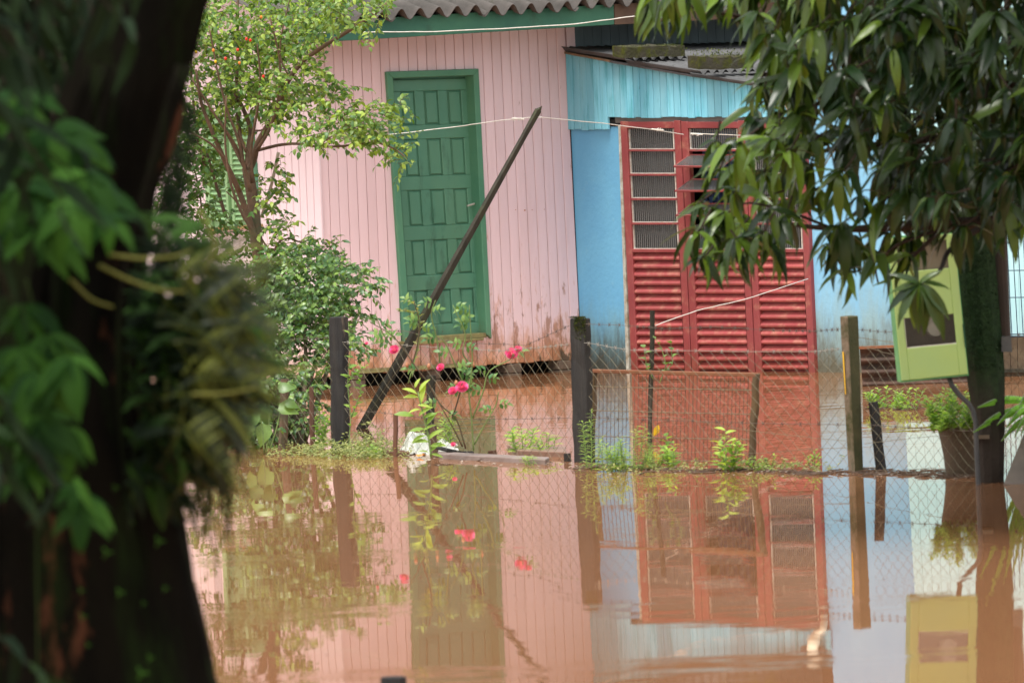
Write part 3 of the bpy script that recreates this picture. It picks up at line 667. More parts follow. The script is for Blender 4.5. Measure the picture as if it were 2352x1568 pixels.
# ---- red metal door with louvres
rd_ = thing('red_metal_door', 'three leaf red steel door with ribbed glass panes above and louvres below', 'door', (blue.px(1650, 858).x, blue.px(1650, 858).y, 0))
RQ = ((1424, 283), (1846, 275), (1452, 905), (1873, 908))
def rq_x(u, y):   # x of a vertical frame member at height y
    t = (y-279)/(905-279); return lerp(RQ[0][0], RQ[2][0], t) + (lerp(RQ[1][0], RQ[3][0], t)-lerp(RQ[0][0], RQ[2][0], t))*u
def strip(u0, u1, y0, y1, o0, o1, name, m, parent, mb=None):
    return slab(blue, [(rq_x(u0, y0), y0), (rq_x(u0, y1), y1), (rq_x(u1, y1), y1), (rq_x(u1, y0), y0)], o0, o1, name, m, parent, mb=mb)
leafs = ((.0, .325), (.331, .672), (.678, 1.0))
rows_p = (296, 348, 404, 460, 516, 572)
for li, (a, c_) in enumerate(leafs):
    st = MB()
    strip(a, a+.034, 279, 905, -.01, .035, '', None, None, mb=st)
    strip(c_-.034, c_, 277, 905, -.01, .035, '', None, None, mb=st)
    strip(a+.034, c_-.034, 280, 295, -.01, .035, '', None, None, mb=st)
    strip(a+.034, c_-.034, 572, 580, -.01, .035, '', None, None, mb=st)
    fr_ = st.build('door_frame', m_red, rd_, bevel=.004)
    if li: strip(a-.0055, a-.0005, 285, 905, -.02, .01, 'door_gap', m_dark, rd_)
    for r in range(5):
        y0, y1 = rows_p[r], rows_p[r+1]
        opened = (li == 1 and r in (1, 2, 3))
        ua, ub = a+.036, c_-.036
        if opened:
            # projected ventilator: hinged along its top edge, bottom swung outwards
            tl = blue.px(rq_x(ua+.004, y0+6), y0+6, .01); tr = blue.px(rq_x(ub-.004, y0+6), y0+6, .01)
            h = (y1-y0-2)/285; ang = R(62)
            dn = Vector((0, 0, -1))*math.cos(ang)*h + blue.n*math.sin(ang)*h
            bl, br = tl+dn, tr+dn; nn = (tr-tl).cross(dn).normalized()
            if nn.y > 0: nn = -nn
            vf = MB(); e = .011; sx = (tr-tl).normalized(); sy = dn.normalized()
            for (p, q, s_) in ((tl, tr, sy*e), (bl-sy*e, br-sy*e, sy*e)): vf.prism([p, q, q+s_, p+s_], [v_-nn*.012 for v_ in (p, q, q+s_, p+s_)])
            for (p, q, s_) in ((tl+sy*e, bl-sy*e, sx*e), (tr+sy*e-sx*e, br-sy*e-sx*e, sx*e)): vf.prism([p, p+s_, q+s_, q], [v_-nn*.012 for v_ in (p, p+s_, q+s_, q)])
            vf.build('vent_frame', m_red, rd_, label='tilted open vent frame')
            pc = (tl+sy*e+sx*e, tr+sy*e-sx*e, bl-sy*e+sx*e, br-sy*e-sx*e); nn_ = nn
            off_ = -.006
        else:
            pf = MB()
            yb = y1-5 if r < 4 else y1
            for (s0, s1_, ya, yb_) in ((ua, ua+.009, y0, yb), (ub-.005, ub, y0, yb), (ua+.009, ub-.005, yb-1.8, yb)):
                strip(s0, s1_, ya, yb_, .0, .016, '', None, None, mb=pf)
            pf.build('putty_line', m_putty, rd_)
            if r < 4: strip(ua, ub, yb+.3, y1-.3, -.005, .026, 'glazing_bar', m_red, rd_)
            pc = tuple(blue.px(rq_x(uu_, yy), yy, .004) for uu_, yy in ((ua+.009, y0), (ub-.005, y0), (ua+.009, yb-1.8), (ub-.005, yb-1.8))); nn_ = blue.n; off_ = 0
        # ribbed pane
        nf = 22; seg = nf*6; vs = []; fs = []
        for k in range(seg+1):
            t = k/seg; hgt = .0026*math.cos(2*math.pi*nf*t)
            for q in (lerp(pc[0], pc[1], t), lerp(pc[2], pc[3], t)): vs.append(q+nn_*(hgt+off_))
        for k in range(seg): fs.append((2*k, 2*k+1, 2*k+3, 2*k+2))
        go = MB().add(vs, fs).build('glass_pane', m_glass, rd_, smooth=True); go.data.materials.append(m_rib)
        for k, pl_ in enumerate(go.data.polygons):
            if k % 6 == 0: pl_.material_index = 1
    # louvre slats
    k = 0; y = 581.0
    while y < 900:
        ua, ub = a+.0345, c_-.0345; pt = 19.3
        p = lambda yy, o, u_: blue.px(rq_x(u_, yy), yy, o)
        prof = ((y, -.006), (y+3.5, .004), (y+8, .022), (y+12, .029), (y+15, .026), (y+16.5, .012), (y+17.5, -.006))
        vs = []; fs = []
        for (yy, o) in prof: vs += [p(yy, o, ua), p(yy, o, ub)]
        n = len(prof)
        for q in range(n-1): fs.append((2*q, 2*q+2, 2*q+3, 2*q+1))
        fs += [tuple(range(0, 2*n, 2)), tuple(range(2*n-1, 0, -2))]
        MB().add(vs, fs).build('louvre_slat', m_redl, rd_)
        y += pt; k += 1
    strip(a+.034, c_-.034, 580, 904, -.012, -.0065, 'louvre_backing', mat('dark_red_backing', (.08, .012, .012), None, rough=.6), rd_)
# dim room behind the door, curtains
rm = MB()
q = [blue.px(1395, 880, -.2), blue.px(1900, 880, -.2)]; q = [Vector((v.x, v.y, -.3)) for v in q]; bk = -blue.n*2.2
vs = [q[0], q[1], q[1]+bk, q[0]+bk]; vs2 = [v+Vector((0, 0, 2.6)) for v in vs]
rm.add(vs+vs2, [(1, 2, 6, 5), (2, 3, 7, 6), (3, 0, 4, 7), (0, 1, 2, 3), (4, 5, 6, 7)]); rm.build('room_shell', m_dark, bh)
def curtain(xa, xb, y0, y1, off, m, lab, nm='curtain'):
    vs = []; fs = []; n = 40
    for k in range(n+1):
        t = k/n; w_ = .02*math.sin(t*31)+.01*math.sin(t*77)
        vs += [blue.px(lerp(xa, xb, t), y0, off+w_), blue.px(lerp(xa, xb, t)+8, y1, off+w_*1.3)]
    for k in range(n): fs.append((2*k, 2*k+1, 2*k+3, 2*k+2))
    o = MB().add(vs, fs).build(nm, m, base=blue.px(xa, y0, off), smooth=True); tag(o, lab, 'curtain'); return o
curtain(1488, 1552, 330, 590, -.18, m_curtw, 'pale thin curtain behind the left glass panes of the red door')
curtain(1612, 1690, 300, 600, -.3, m_curtain, 'blue cloth hanging behind the tilted open vents')
# white gutter piece at the lean-to's low corner
gt = MB(); a = blue.px(1806, 214, .12); 
pts = [blue.px(1812, 212, .12), blue.px(1816, 240, .13), blue.px(1824, 262, .12)]
gt.tube(pts, [.045, .05, .035], 10); pts = [blue.px(1824, 262, .12), blue.px(1840, 272, .10), blue.px(1846, 300, .06)]
gt.tube(pts, [.035, .03, .028], 10)
tag(gt.build('gutter_outlet', m_white, base=a, smooth=True), 'cream plastic gutter outlet at the low corner of the lean-to roof', 'gutter')
tn = MB(); tn.prism([blue.px(1783, 203, .06), blue.px(1784, 214, .06), blue.px(1800, 225, .06), blue.px(1840, 214, .06)], [blue.px(1783, 203, .045), blue.px(1784, 214, .045), blue.px(1800, 225, .045), blue.px(1840, 214, .045)])
tn.build('metal_flashing', m_roofb, bh)

# ================================================================== MINT BUILDING + BROWN FENCE at the right
mp_ = Plane(P(2200, 860, 38.2), Vector((-.25, -1, 0)))
mh = thing('mint_house', 'pale mint boarded house with a dark wire grille seen beyond the pole', 'house', (mp_.px(2220, 860).x, mp_.px(2220, 860).y, 0))
for i in range(24):
    x0 = 2040+i*21
    slab(mp_, [(x0+.5, -300), (x0+30.5, 772), (x0+51, 771), (x0+20.6, -300)], -.03, random.uniform(0, .003), 'board', m_mint, mh)
gr = Plane(P(2200, 860, 37.6), Vector((-.25, -1, 0)))
wg = thing('window_grille', 'dark blue welded wire grille in front of the mint boards', 'grille', gr.px(2330, 680))
b = MB()
for i in range(30):
    x0 = 2240+i*12.5+random.uniform(-1, 1)
    b.tube([gr.px(x0, 380), gr.px(x0+22, 772)], .0032, 4)
for y in (470, 545, 622, 684, 768, 773): b.tube([gr.px(2235, y), gr.px(2620, y-4)], .0035, 4)
b.build('grille_wires', mat('dark_blue_wire', (.02, .05, .09), None, rough=.5), wg, kind='stuff')
bf = thing('board_fence', 'dark brown upright board fence below the mint house', 'fence', gr.px(2330, 880))
for i in range(-11, 20):
    x0 = 2268+i*17; slab(gr, [(x0+.7, 776), (x0+6, 960), (x0+22, 959), (x0+16.5, 774)], -.06, -.03+random.uniform(0, .01), 'board', mat('fence_board_brown', (.06, .04, .025), (.10, .07, .04), scale=8) if i == -11 else bpy.data.materials['fence_board_brown'], bf)
slab(gr, [(2262, 848), (2262, 856), (2620, 852), (2620, 844)], -.03, .0, 'rail', m_wood, bf)
# dark corrugated sheets lying below the blue wall (right)
cp = Plane(P(2010, 850, 37.0), Vector((-.1, -1, 0)))
ds = thing('rusty_sheet_stack', 'rusty brown corrugated sheets propped low against the blue wall', 'metal sheet', cp.px(2010, 880))
m_rsheet = mat('rusty_dark_sheet', (.035, .024, .018), (.09, .045, .028), rough=.8, scale=6, bump=.3)
n = 26; vs = []; fs = []
for i in range(n+1):
    y = 800+i*4.2; o = .03*math.cos(i*2*math.pi/6.5); vs += [cp.px(1975+i*.3, y+1, o), cp.px(2245+i*.3, y-6, o)]
for i in range(n): fs.append((2*i, 2*i+2, 2*i+3, 2*i+1))
MB().add(vs, fs).build('corrugated_sheet', m_rsheet, ds, smooth=True)
slab(cp, [(1968, 796), (1968, 802), (2250, 790), (2250, 785)], -.02, .03, 'rusty_bar', m_gate, ds)
# ================================================================== FENCE
pA, pB, pC, pD = W(772, 1036), W(1337, 1062), W(1966, 1085), W(2420, 1108)
pZ = pA + (pA-pB).normalized()*2.6
FLp, FRp, FEp = vplane(pA, pB), vplane(pB, pC), vplane(pC, pD); FZp = vplane(pZ, pA)
def fpl(x): return FZp if x < 772 else FLp if x < 1337 else FRp if x < 1966 else FEp
gf = thing('wire_garden_fence', 'sagging chain link and barbed wire garden fence standing in the flood', 'fence', (pB.x, pB.y, 0))
def boxpost(pl, poly, thick, name, m, parent, base=None, lab=None, cat=None, grp=None, nseg=8, rough=.003, bevel=.006):
    """post as an outline on its plane with uneven edges; poly TL,TR,BL,BR px; sinks below the water"""
    TL, TR, BL, BR = poly; vs = []; fs = []
    ext = .45
    for i in range(nseg+1):
        t = i/nseg*(1+ext*0)
        l = pl.px(lerp(TL[0], BL[0], t), lerp(TL[1], BL[1], t)); r = pl.px(lerp(TR[0], BR[0], t), lerp(TR[1], BR[1], t))
        l = l + Vector((random.gauss(0, rough), 0, 0)); r = r + Vector((random.gauss(0, rough), 0, 0))
        if i == nseg: 
            dl = (l-vs[0]).normalized(); l = l+dl*.5; r = r+dl*.5
        vs += [l, r, r-pl.n*thick, l-pl.n*thick]
    for i in range(nseg):
        for j in range(4): q = i*4; fs.append((q+j, q+4+j, q+4+(j+1) % 4, q+(j+1) % 4))
    fs += [(0, 1, 2, 3), (nseg*4+3, nseg*4+2, nseg*4+1, nseg*4)]
    o = MB().add(vs, fs).build(name, m, parent, base=base, bevel=bevel)
    if lab: tag(o, lab, cat, grp)
    return o
boxpost(FLp, ((755, 728), (786, 727), (759, 1040), (789, 1038)), .09, 'post', m_woodd, gf, label=None) if False else None
def fpost(pl, poly, m, lab): 
    o = boxpost(pl, poly, .045, 'post', m, gf); o['label'] = lab; return o
fpost(FLp, ((755, 728), (786, 727), (759, 1040), (790, 1038)), m_woodd, 'blackened wooden post')
fpost(FLp, ((1308, 731), (1342, 731), (1316, 1066), (1352, 1066)), m_woodd, 'dark wooden post with mossy top')
# concrete post: two faces seen
cpn = Plane(pC, Vector((-.45, -1, 0))); 
o = MB()
TL, TR, BL, BR = (1928, 726), (1970, 725), (1948, 1086), (1984, 1086); MT, MBt = (1945, 727), (1962, 1088)
f_ = [FRp.px(*TL), FRp.px(*BL)]; 
c0, c1 = P(1946, 727, pC.y-.03), P(1963, 1088, pC.y-.03); l0, l1 = P(1928, 726, pC.y+.03), P(1948, 1086, pC.y+.03); r0_, r1_ = P(1972, 725, pC.y+.06), P(1984, 1086, pC.y+.06)
bk0, bk1 = P(1955, 724, pC.y+.13), P(1968, 1082, pC.y+.13)
def ext(a, b_): return b_ + (b_-a).normalized()*.5
top = [l0, c0, r0_, bk0]; bot = [ext(l0, l1), ext(c0, c1), ext(r0_, r1_), ext(bk0, bk1)]
o.prism(top, bot); ob = o.build('post', m_concp, gf, bevel=.006); ob.data.materials.append(mat('mossy_concrete_face', (.075, .07, .03), (.045, .05, .02), rough=1, scale=9, bump=.6))
for q_ in ob.data.polygons:
    if q_.index == 3: q_.material_index = 1  # right face: moss, plus that side's shade put into the colour
ob; ob['label'] = 'square concrete post with a yellow paint streak'
MB().prism([P(1934.5, 808, pC.y+.008), P(1938, 808, pC.y+.0), P(1943, 905, pC.y+.0), P(1941, 905, pC.y+.004)], [P(1934.5, 808, pC.y+.012), P(1938, 808, pC.y+.004), P(1943, 905, pC.y+.004), P(1941, 905, pC.y+.008)]).build('paint_streak', mat('yellow_paint', (.65, .38, .02), None), ob)
# moss cap on the middle post
mc = []
for k in range(420):
    y = 731+abs(random.gauss(0, 22)); x = random.uniform(1318, 1344)+ (y-731)*.02
    if random.random() < .3: y = 730; x = random.uniform(1309, 1343)
    mc.append((lmat(FLp.px(x, y, .002), Vector((random.gauss(0, .6), -.3, .6)), rdir(), random.uniform(.006, .016)), random.randrange(4)))
foliage(gf, msv, mc, bulk='moss')
# chain link, one band per bay
def chain(pl, xa, xb, ytop, ybot, pitch, name='chain_link_mesh', m=m_wire, rad=.00105):
    b = MB(); a = pl.px(xa, ytop(xa)); c_ = pl.px(xb, ytop(xb)); wd = (Vector((c_.x, c_.y, 0))-Vector((a.x, a.y, 0))).length
    ncol = int(wd/pitch); 
    def pt(cu, rv):     # cu in columns, rv in rows
        t = cu/ncol; x = lerp(xa, xb, t); y0 = ytop(x); y1 = ybot(x); nr_ = (y1-y0)/30.0
        y = y0+rv*30.0; j = math.sin(cu*1.9+rv*2.7)*1.1+math.sin(cu*.37+rv*.9)*2.2
        return pl.px(x+j+rv*1.2, y+math.cos(cu*.8+rv*1.3)*1.2+math.sin(cu*.23)*2.5, .0), nr_
    rowsn = int(max(ybot(x_)-ytop(x_) for x_ in (xa, (xa+xb)/2, xb))/30.0)+1
    for r in range(rowsn):
        for c_ in range(ncol):
            for (p, q) in (((c_, r), (c_+.5, r+.5)), ((c_+.5, r+.5), (c_, r+1)), ((c_+1, r), (c_+.5, r+.5)), ((c_+.5, r+.5), (c_+1, r+1))):
                p1, nr_ = pt(*p); q1, _ = pt(*q)
                if p1.z < -.15: continue
                b.tube([p1, q1], rad, 3, cap=False)
    return b.build(name, m, gf, kind='stuff')
topL = lambda x: float(np.interp(x, (560, 760, 923, 1041, 1158, 1246, 1308), (800, 786, 795, 803, 807, 800, 791)))
botL = lambda x: float(np.interp(x, (560, 1337), (1045, 1075)))
topR = lambda x: float(np.interp(x, (1340, 1445, 1568, 1867, 1930), (788, 803, 806, 808, 801)))
botR = lambda x: float(np.interp(x, (1337, 1966), (1078, 1098)))
chain(FZp, 470, 757, topL, botL, .096); chain(FLp, 788, 1308, topL, botL, .096); chain(FRp, 1350, 1940, topR, botR, .098)
chain(FEp, 1985, 2400, lambda x: 790+ (x-1966)*.02, lambda x: 1120, .085)
def barbed(pts, name='barbed_wire', m=m_wired, rad=.0014, barbs=True, sub=5, plf=None):
    b = MB(); q = []
    for (p0, p1) in zip(pts[:-1], pts[1:]):
        for k in range(sub):
            t = k/sub; x = lerp(p0[0], p1[0], t); y = lerp(p0[1], p1[1], t)+random.uniform(-.8, .8); q.append((plf or fpl(x)).px(x, y, .01))
    q.append((plf or fpl(pts[-1][0])).px(*pts[-1], .01))
    b.tube(q, rad, 4)
    if barbs:
        Ltot = 0
        for i in range(len(q)-1):
            m_ = (q[i]+q[i+1])/2
            for s_ in (-1, 1): b.tube([m_-Vector((.006*s_, 0, .011)), m_+Vector((.006*s_, 0, .011))], .0016, 3)
            b.tube([m_-(q[i+1]-q[i]).normalized()*.007, m_+(q[i+1]-q[i]).normalized()*.007], .0026, 4)
    return b.build(name, m, gf)
barbed([(1342, 743), (1457, 749), (1527, 755), (1644, 750.5), (1791, 759), (1867, 761), (1930, 756)])
barbed([(1342, 787), (1445, 803), (1568, 806), (1867, 808), (1930, 800)], m=mat('bright_galvanised', (.3, .28, .24), None, rough=.4, metallic=.3))
barbed([(1345, 958), (1450, 963), (1732, 972), (1945, 975)])
barbed([(1985, 975), (2130, 985), (2250, 990), (2400, 988)])
barbed([(786, 759), (930, 760), (1040, 786), (1208, 793), (1308, 748)])
barbed([(786, 785), (923, 792), (1041, 800), (1158, 805), (1246, 797), (1308, 790)], m=bpy.data.materials['bright_galvanised'])
barbed([(790, 938), (870, 947), (1011, 963), (1313, 960)])
barbed([(560, 775), (660, 780), (757, 775)]); barbed([(560, 960), (660, 950), (757, 945)])
barbed([(1972, 757), (2060, 764), (2200, 768), (2400, 770)]); 
barbed([(1972, 775), (2040, 784), (2100, 800)], barbs=False, m=m_wire, name='loose_wire'); barbed([(1972, 792), (2020, 806), (2045, 813), (2090, 806)], barbs=False, m=m_wire, name='loose_wire')
barbed([(1385, 970), (1460, 955), (1530, 955), (1731, 990), (1876, 1006), (1945, 1012)], barbs=False, m=m_wire, name='slack_wire', rad=.0014)
barbed([(1985, 1018), (2100, 1005), (2180, 1000)], barbs=False, m=m_wire, name='slack_wire', rad=.0012)
barbed([(1560, 1038), (1750, 1040), (1880, 1030), (1945, 1028)], barbs=False, m=m_wire, name='slack_wire')
# ---- old welded gate panel leaning behind the fence
gpn = Plane(FRp.px(1540, 1070, -.25), FRp.n)
gt_ = thing('welded_mesh_gate', 'rusty framed welded mesh gate panel leaning behind the wire fence', 'gate', gpn.px(1540, 1070))
slab(gpn, [(1356, 848), (1356, 856), (1735, 866), (1736, 857)], -.03, .0, 'top_rail', m_gate, gt_, bevel=.003)
boxpost(gpn, ((1727, 858), (1737, 858), (1716, 1072), (1726, 1072)), .03, 'side_bar', mat('dark_rust_bar', (.07, .05, .03), (.11, .07, .03)), gt_)
boxpost(gpn, ((1355, 856), (1364, 856), (1345, 1062), (1356, 1062)), .03, 'side_bar', bpy.data.materials['dark_rust_bar'], gt_)
b = MB()
for i in range(40):
    x0 = 1368+i*9.0; b.tube([gpn.px(x0, 860 if i % 3 else 858, -.01), gpn.px(x0-2-(i/40)*5, 1078, -.01)], .0018, 3, cap=False)
b.build('upright_wires', m_wired, gt_, kind='stuff')
for (ya, yb) in ((887, 896), (942, 951), (1001, 1009), (1052, 1060)):
    b = MB(); b.tube([gpn.px(1362, ya, -.005), gpn.px(1550, (ya+yb)/2+1, -.005), gpn.px(1727, yb, -.005)], .0024, 4); b.build('cross_rod', m_wire, gt_)
# ---- loose posts and stakes
def stake(xt, yt, xb, yb, w0, w1, m, lab, Yoff=0, nm='wooden_stake', cat='stake', below=.4):
    base = W(xb, yb); Y = base.y; top = P(xt, yt, Y+Yoff); sc = Y/FPX
    dn = base + (base-top).normalized()*below
    b = MB(); n = 7; pts = [lerp(top, dn, k/n) + Vector((random.gauss(0, .0025), 0, 0)) for k in range(n+1)]
    b.tube(pts, [lerp(w0, w1, k/n)*sc/2*random.uniform(.94, 1.06)*1.12 for k in range(n+1)], 7)
    o = b.build(nm, m, base=base); tag(o, lab, cat); return o
stake(909, 950, 907, 1049, 10, 10.5, m_woodb, 'thin round reddish stake left of the white plastic sheet')
stake(991, 862, 984, 1022, 19, 17, m_wood, 'tall weathered stake behind the bright green sapling', nm='old_post', cat='post')
stake(994, 974, 1000, 1044, 14, 19, mat('brown_stub', (.065, .04, .025), (.10, .06, .035)), 'short brown stub post beside the bright green sapling', nm='stub_post', cat='post')
stake(716, 888, 720, 1030, 10, 12, m_woodb, 'thin brown stake left of the blackened fence post')
stake(1130, 1034, 1131, 1051, 17, 17, m_woodb, 'small reddish peg at the end of the long plank', nm='wooden_peg', cat='peg')
stake(1302, 1041, 1303, 1059, 16, 16, m_woodd, 'small dark peg just left of the mossy-topped post', nm='wooden_peg', cat='peg')
stake(1498, 713, 1494, 1018, 10, 9.5, m_wood, 'tall thin grey stake holding the white cord in front of the red door', nm='thin_stake')
stake(2006, 923, 2024, 1081, 21, 22, m_woodd, 'short dark post leaning right of the concrete fence post', nm='leaning_post', cat='post')
stake(902, 1554, 905, 1590, 52, 52, m_woodd, 'dark submerged stump top at the lower edge of the water', nm='tree_stump', cat='stump')
stake(622, 880, 640, 1018, 12, 14, m_wood, 'crooked brown stem standing left under the shrub')
stake(668, 900, 690, 1020, 12, 14, m_wood, 'dark slanting stem between the shrub and the blackened post')
stake(655, 870, 650, 1030, 18, 20, m_bark1, 'thick pale brown stem under the shrub')
# ---- leaning clothes prop
lpB = W(831, 984); lpT = P(1236, 254, lpB.y+1.2)
b = MB(); d = (lpT-lpB); n = 12
side = d.cross(Vector((0, 1, 0))).normalized()
vs = []; fs = []
for i in range(n+1):
    t = i/n*1.04-.04*1.0; c_ = lpB + d*t; wv = lerp(.036, .021, i/n)*random.uniform(.96, 1.04)
    vs += [c_+side*wv+Vector((0, 0, 0)), c_+side*wv*.2+Vector((0, -.04, 0)), c_-side*wv, c_-side*wv*.2+Vector((0, .035, 0))]
for i in range(n):
    for j in range(4): q = i*4; fs.append((q+j, q+4+j, q+4+(j+1) % 4, q+(j+1) % 4))
k = len(vs); tip = lpT + d.normalized()*.05 + side*-.01
fs += [(0, 3, 2, 1)]; vs.append(tip); fs += [(n*4+j, n*4+(j+1) % 4, k) for j in range(4)]
ob = MB().add(vs, fs).build('clothes_prop', m_wood, base=lpB, bevel=.003); tag(ob, 'long dark wooden prop leaning across the green door and holding up the line', 'pole')
# ---- lines
def cord(pts, Ys, r, name, lab, cat, m=m_cord, knots=()):
    b = MB(); q = []
    for i in range(len(pts)-1):
        for k in range(6):
            t = k/6; q.append(P(lerp(pts[i][0], pts[i+1][0], t), lerp(pts[i][1], pts[i+1][1], t)+random.uniform(-.5, .5), lerp(Ys[i], Ys[i+1], t)))
    q.append(P(*pts[-1], Ys[-1])); b.tube(q, r, 5)
    for (x, y, Y) in knots:
        for k in range(5):
            c_ = P(x+k*3-6, y+random.uniform(-2, 2), Y); b.tube([c_, c_+Vector((random.uniform(-.02, .02), 0, random.uniform(-.018, .018)))], r*.9, 4)
        b.tube([P(x-14, y-1, Y), P(x+14, y+1, Y)], r*1.9, 5)
    o = b.build(name, m, base=q[0]); tag(o, lab, cat)
Yt = lpT.y-.02
cord([(625, 337), (760, 325), (915, 307), (1050, 291), (1150, 277), (1228, 269), (1244, 270), (1380, 283), (1500, 298), (1570, 309)], [39]*2+[37.5]*2+[36.5, Yt, Yt, 37, 37.5, 38], .0031, 'clothes_line', 'white clothes line from the left tree over the leaning prop', 'line', knots=((1510, 298, 37.5), (1190, 273, 36)))
cord([(1588, 306), (1640, 309), (1810, 315), (1905, 317)], [38, 38, 38.5, 39], .0031, 'clothes_line', 'white line running into the right tree past the glass panes', 'line', knots=((1600, 308, 38),))
cord([(640, 76), (850, 74), (1000, 73), (1160, 66), (1320, 56), (1490, 33), (1560, 25)], [38]*7, .0036, 'service_cable', 'pale cable strung in front of the green fascia', 'cable')
cord([(1506, 747), (1600, 713), (1706, 689), (1856, 640)], [W(1494, 1018).y, 33, 36, 39.5], .0032, 'white_string', 'white string from the thin stake up to the red door', 'string')
# ================================================================== POLE, METER BOX, POT, SLAB at the right
Yp = W(2270, 1110).y
pole = thing('utility_pole', 'thick moss covered utility pole behind the lime green meter box', 'pole', W(2270, 1110))
def polemesh(rowsx, Y, th, nm, m, par):
    vs = []; fs = []
    for (y, xl, xr) in rowsx:
        l = P(xl, y, Y); r = P(xr, y, Y); md = (l+r)/2+Vector((0, -th, 0)); ml = l.lerp(md, .7)+Vector((0, -th*.25, 0)); 
        vs += [l, l.lerp(r, .22)+Vector((0, -th*.8, 0)), md, l.lerp(r, .78)+Vector((0, -th*.8, 0)), r, (l+r)/2+Vector((0, th, 0))]
    n = len(rowsx)
    for i in range(n-1):
        for j in range(6): q = i*6; fs.append((q+j, q+6+j, q+6+(j+1) % 6, q+(j+1) % 6))
    fs.append(tuple(range(6)))
    return MB().add(vs, fs).build(nm, m, par, smooth=False)
polemesh([(-700, 2110, 2215), (-100, 2152, 2250), (300, 2175, 2268), (574, 2190, 2284), (852, 2218, 2308), (980, 2238, 2308), (1109, 2246, 2306), (1300, 2254, 2308)], Yp+.1, .07, 'pole_shaft', m_polem, pole)
polemesh([(-200, 2248, 2282), (300, 2268, 2300), (574, 2283, 2314), (772, 2296, 2322)], Yp+.12, .03, 'side_pipe', mat('dark_brown_pipe', (.03, .02, .015), (.05, .03, .02)), pole)
MB().prism([P(2300, 774, Yp+.05), P(2300, 808, Yp+.05), P(2325, 808, Yp+.05), P(2322, 770, Yp+.05)], [P(2300, 774, Yp+.15), P(2300, 808, Yp+.15), P(2325, 808, Yp+.15), P(2322, 770, Yp+.15)]).build('pipe_clamp', m_pipe, pole)
MB().prism([P(2232, 999, Yp+.0), P(2233, 1008, Yp+.0), P(2273, 1007, Yp-.02), P(2272, 998, Yp-.02)], [P(2232, 999, Yp+.2), P(2233, 1008, Yp+.2), P(2273, 1007, Yp+.2), P(2272, 998, Yp+.2)]).build('pole_band', mat('pale_band', (.16, .12, .08), None), pole)
# moss tufts on the pole
mm = []
for k in range(1300):
    y = random.uniform(300, 850); t = (y-574)/278; xl = lerp(2198, 2226, t); xr = lerp(2284, 2308, t); x = random.uniform(xl+4, xr-2)
    mm.append((lmat(P(x, y, Yp+.028), Vector((random.gauss(0, .6), -.6, -.5)), rdir(), random.uniform(.006, .018)), random.randrange(4)))
foliage(pole, leafset('moss_leaf', (.1, .3, .25, .02), m_ldark, (.3, .6, 1, .8), segs=2), mm, bulk='moss')
b = MB(); pts = [(2178, 862), (2186, 885), (2204, 908), (2224, 926), (2235, 943), (2241, 970), (2243, 1030), (2247, 1112), (2250, 1180)]
b.tube([P(x, y, Yp-.05) for x, y in pts], .0125, 8); tag(b.build('conduit_pipe', m_pipe, base=P(2243, 1105, Yp-.05), smooth=True), 'dark grey conduit curving from the meter box down into the water', 'pipe')
Yb = Yp-.18
mbx = thing('meter_box', 'lime green electric meter box hanging tilted on the mossy pole', 'meter box', P(2150, 870, Yb))
Fp = Plane(P(2140, 740, Yb), Vector((.06, -1, 0)))
def fx(poly, o0, o1, nm, m, par=mbx, **k): return slab(Fp, poly, o0, o1, nm, m, par, **k)
BQ = ((2037, 545), (2192, 533), (2070, 878), (2225, 862))
def bq(u, v): return quadpt(BQ, u, v)
def bpoly(u0, u1, v0, v1): return [bq(u0, v0), bq(u0, v1), bq(u1, v1), bq(u1, v0)]
fx(bpoly(0, 1, 0, 1), -.16, -.14, 'back_plate', m_boxe)
fx(bpoly(0, .03, 0, 1), -.139, 0, 'side_wall', m_boxe); fx(bpoly(.97, 1, 0, 1), -.139, 0, 'side_wall', m_boxe)
fx(bpoly(.03, .97, .97, 1), -.139, 0, 'bottom_wall', m_boxe); fx(bpoly(.03, .97, 0, .03), -.139, 0, 'top_wall', m_boxe)
# front door of the box with two windows
dm = MB()
for (u0, u1, v0, v1) in ((.01, .13, .01, .99), (.87, .99, .01, .99), (.13, .87, .01, .05), (.13, .87, .245, .565), (.13, .87, .772, .99)):
    fx(bpoly(u0, u1, v0, v1), .001, .012, '', None, None, mb=dm)
dm.build('box_door', m_box, mbx, bevel=.003)
fx(bpoly(.13, .87, .05, .245), -.02, -.012, 'window_pane', mat('dusty_beige_pane', (.20, .165, .11), (.16, .13, .09), rough=.3, scale=4), label='dusty beige upper pane')
fx(bpoly(.13, .87, .565, .772), -.115, -.11, 'inner_board', m_boxin)
mt = MB(); c_ = Fp.px(2146, 752, -.10)
mt.tube([c_, c_+Fp.n*.05], [.045, .04], 16); mt.build('meter_dial', m_meter, mbx, smooth=False)
fx([(2124, 722), (2126, 738), (2160, 736), (2158, 720)], -.10, -.06, 'meter_head', m_meter)
gp_ = fx(bpoly(.13, .87, .565, .772), -.008, -.004, 'glass_window', None); gp_.data.materials.append(m_clear)
tr_ = MB()
for (u0, u1, v0, v1) in ((.13, .14, .565, .772), (.14, .87, .764, .772)): fx(bpoly(u0, u1, v0, v1), -.004, .006, '', None, None, mb=tr_)
tr_.build('window_trim', m_putty, mbx)
fx([(2211, 744), (2217, 798), (2220, 798), (2214, 744)], .0125, .02, 'latch', mat('dark_green_latch', (.02, .08, .04), None))
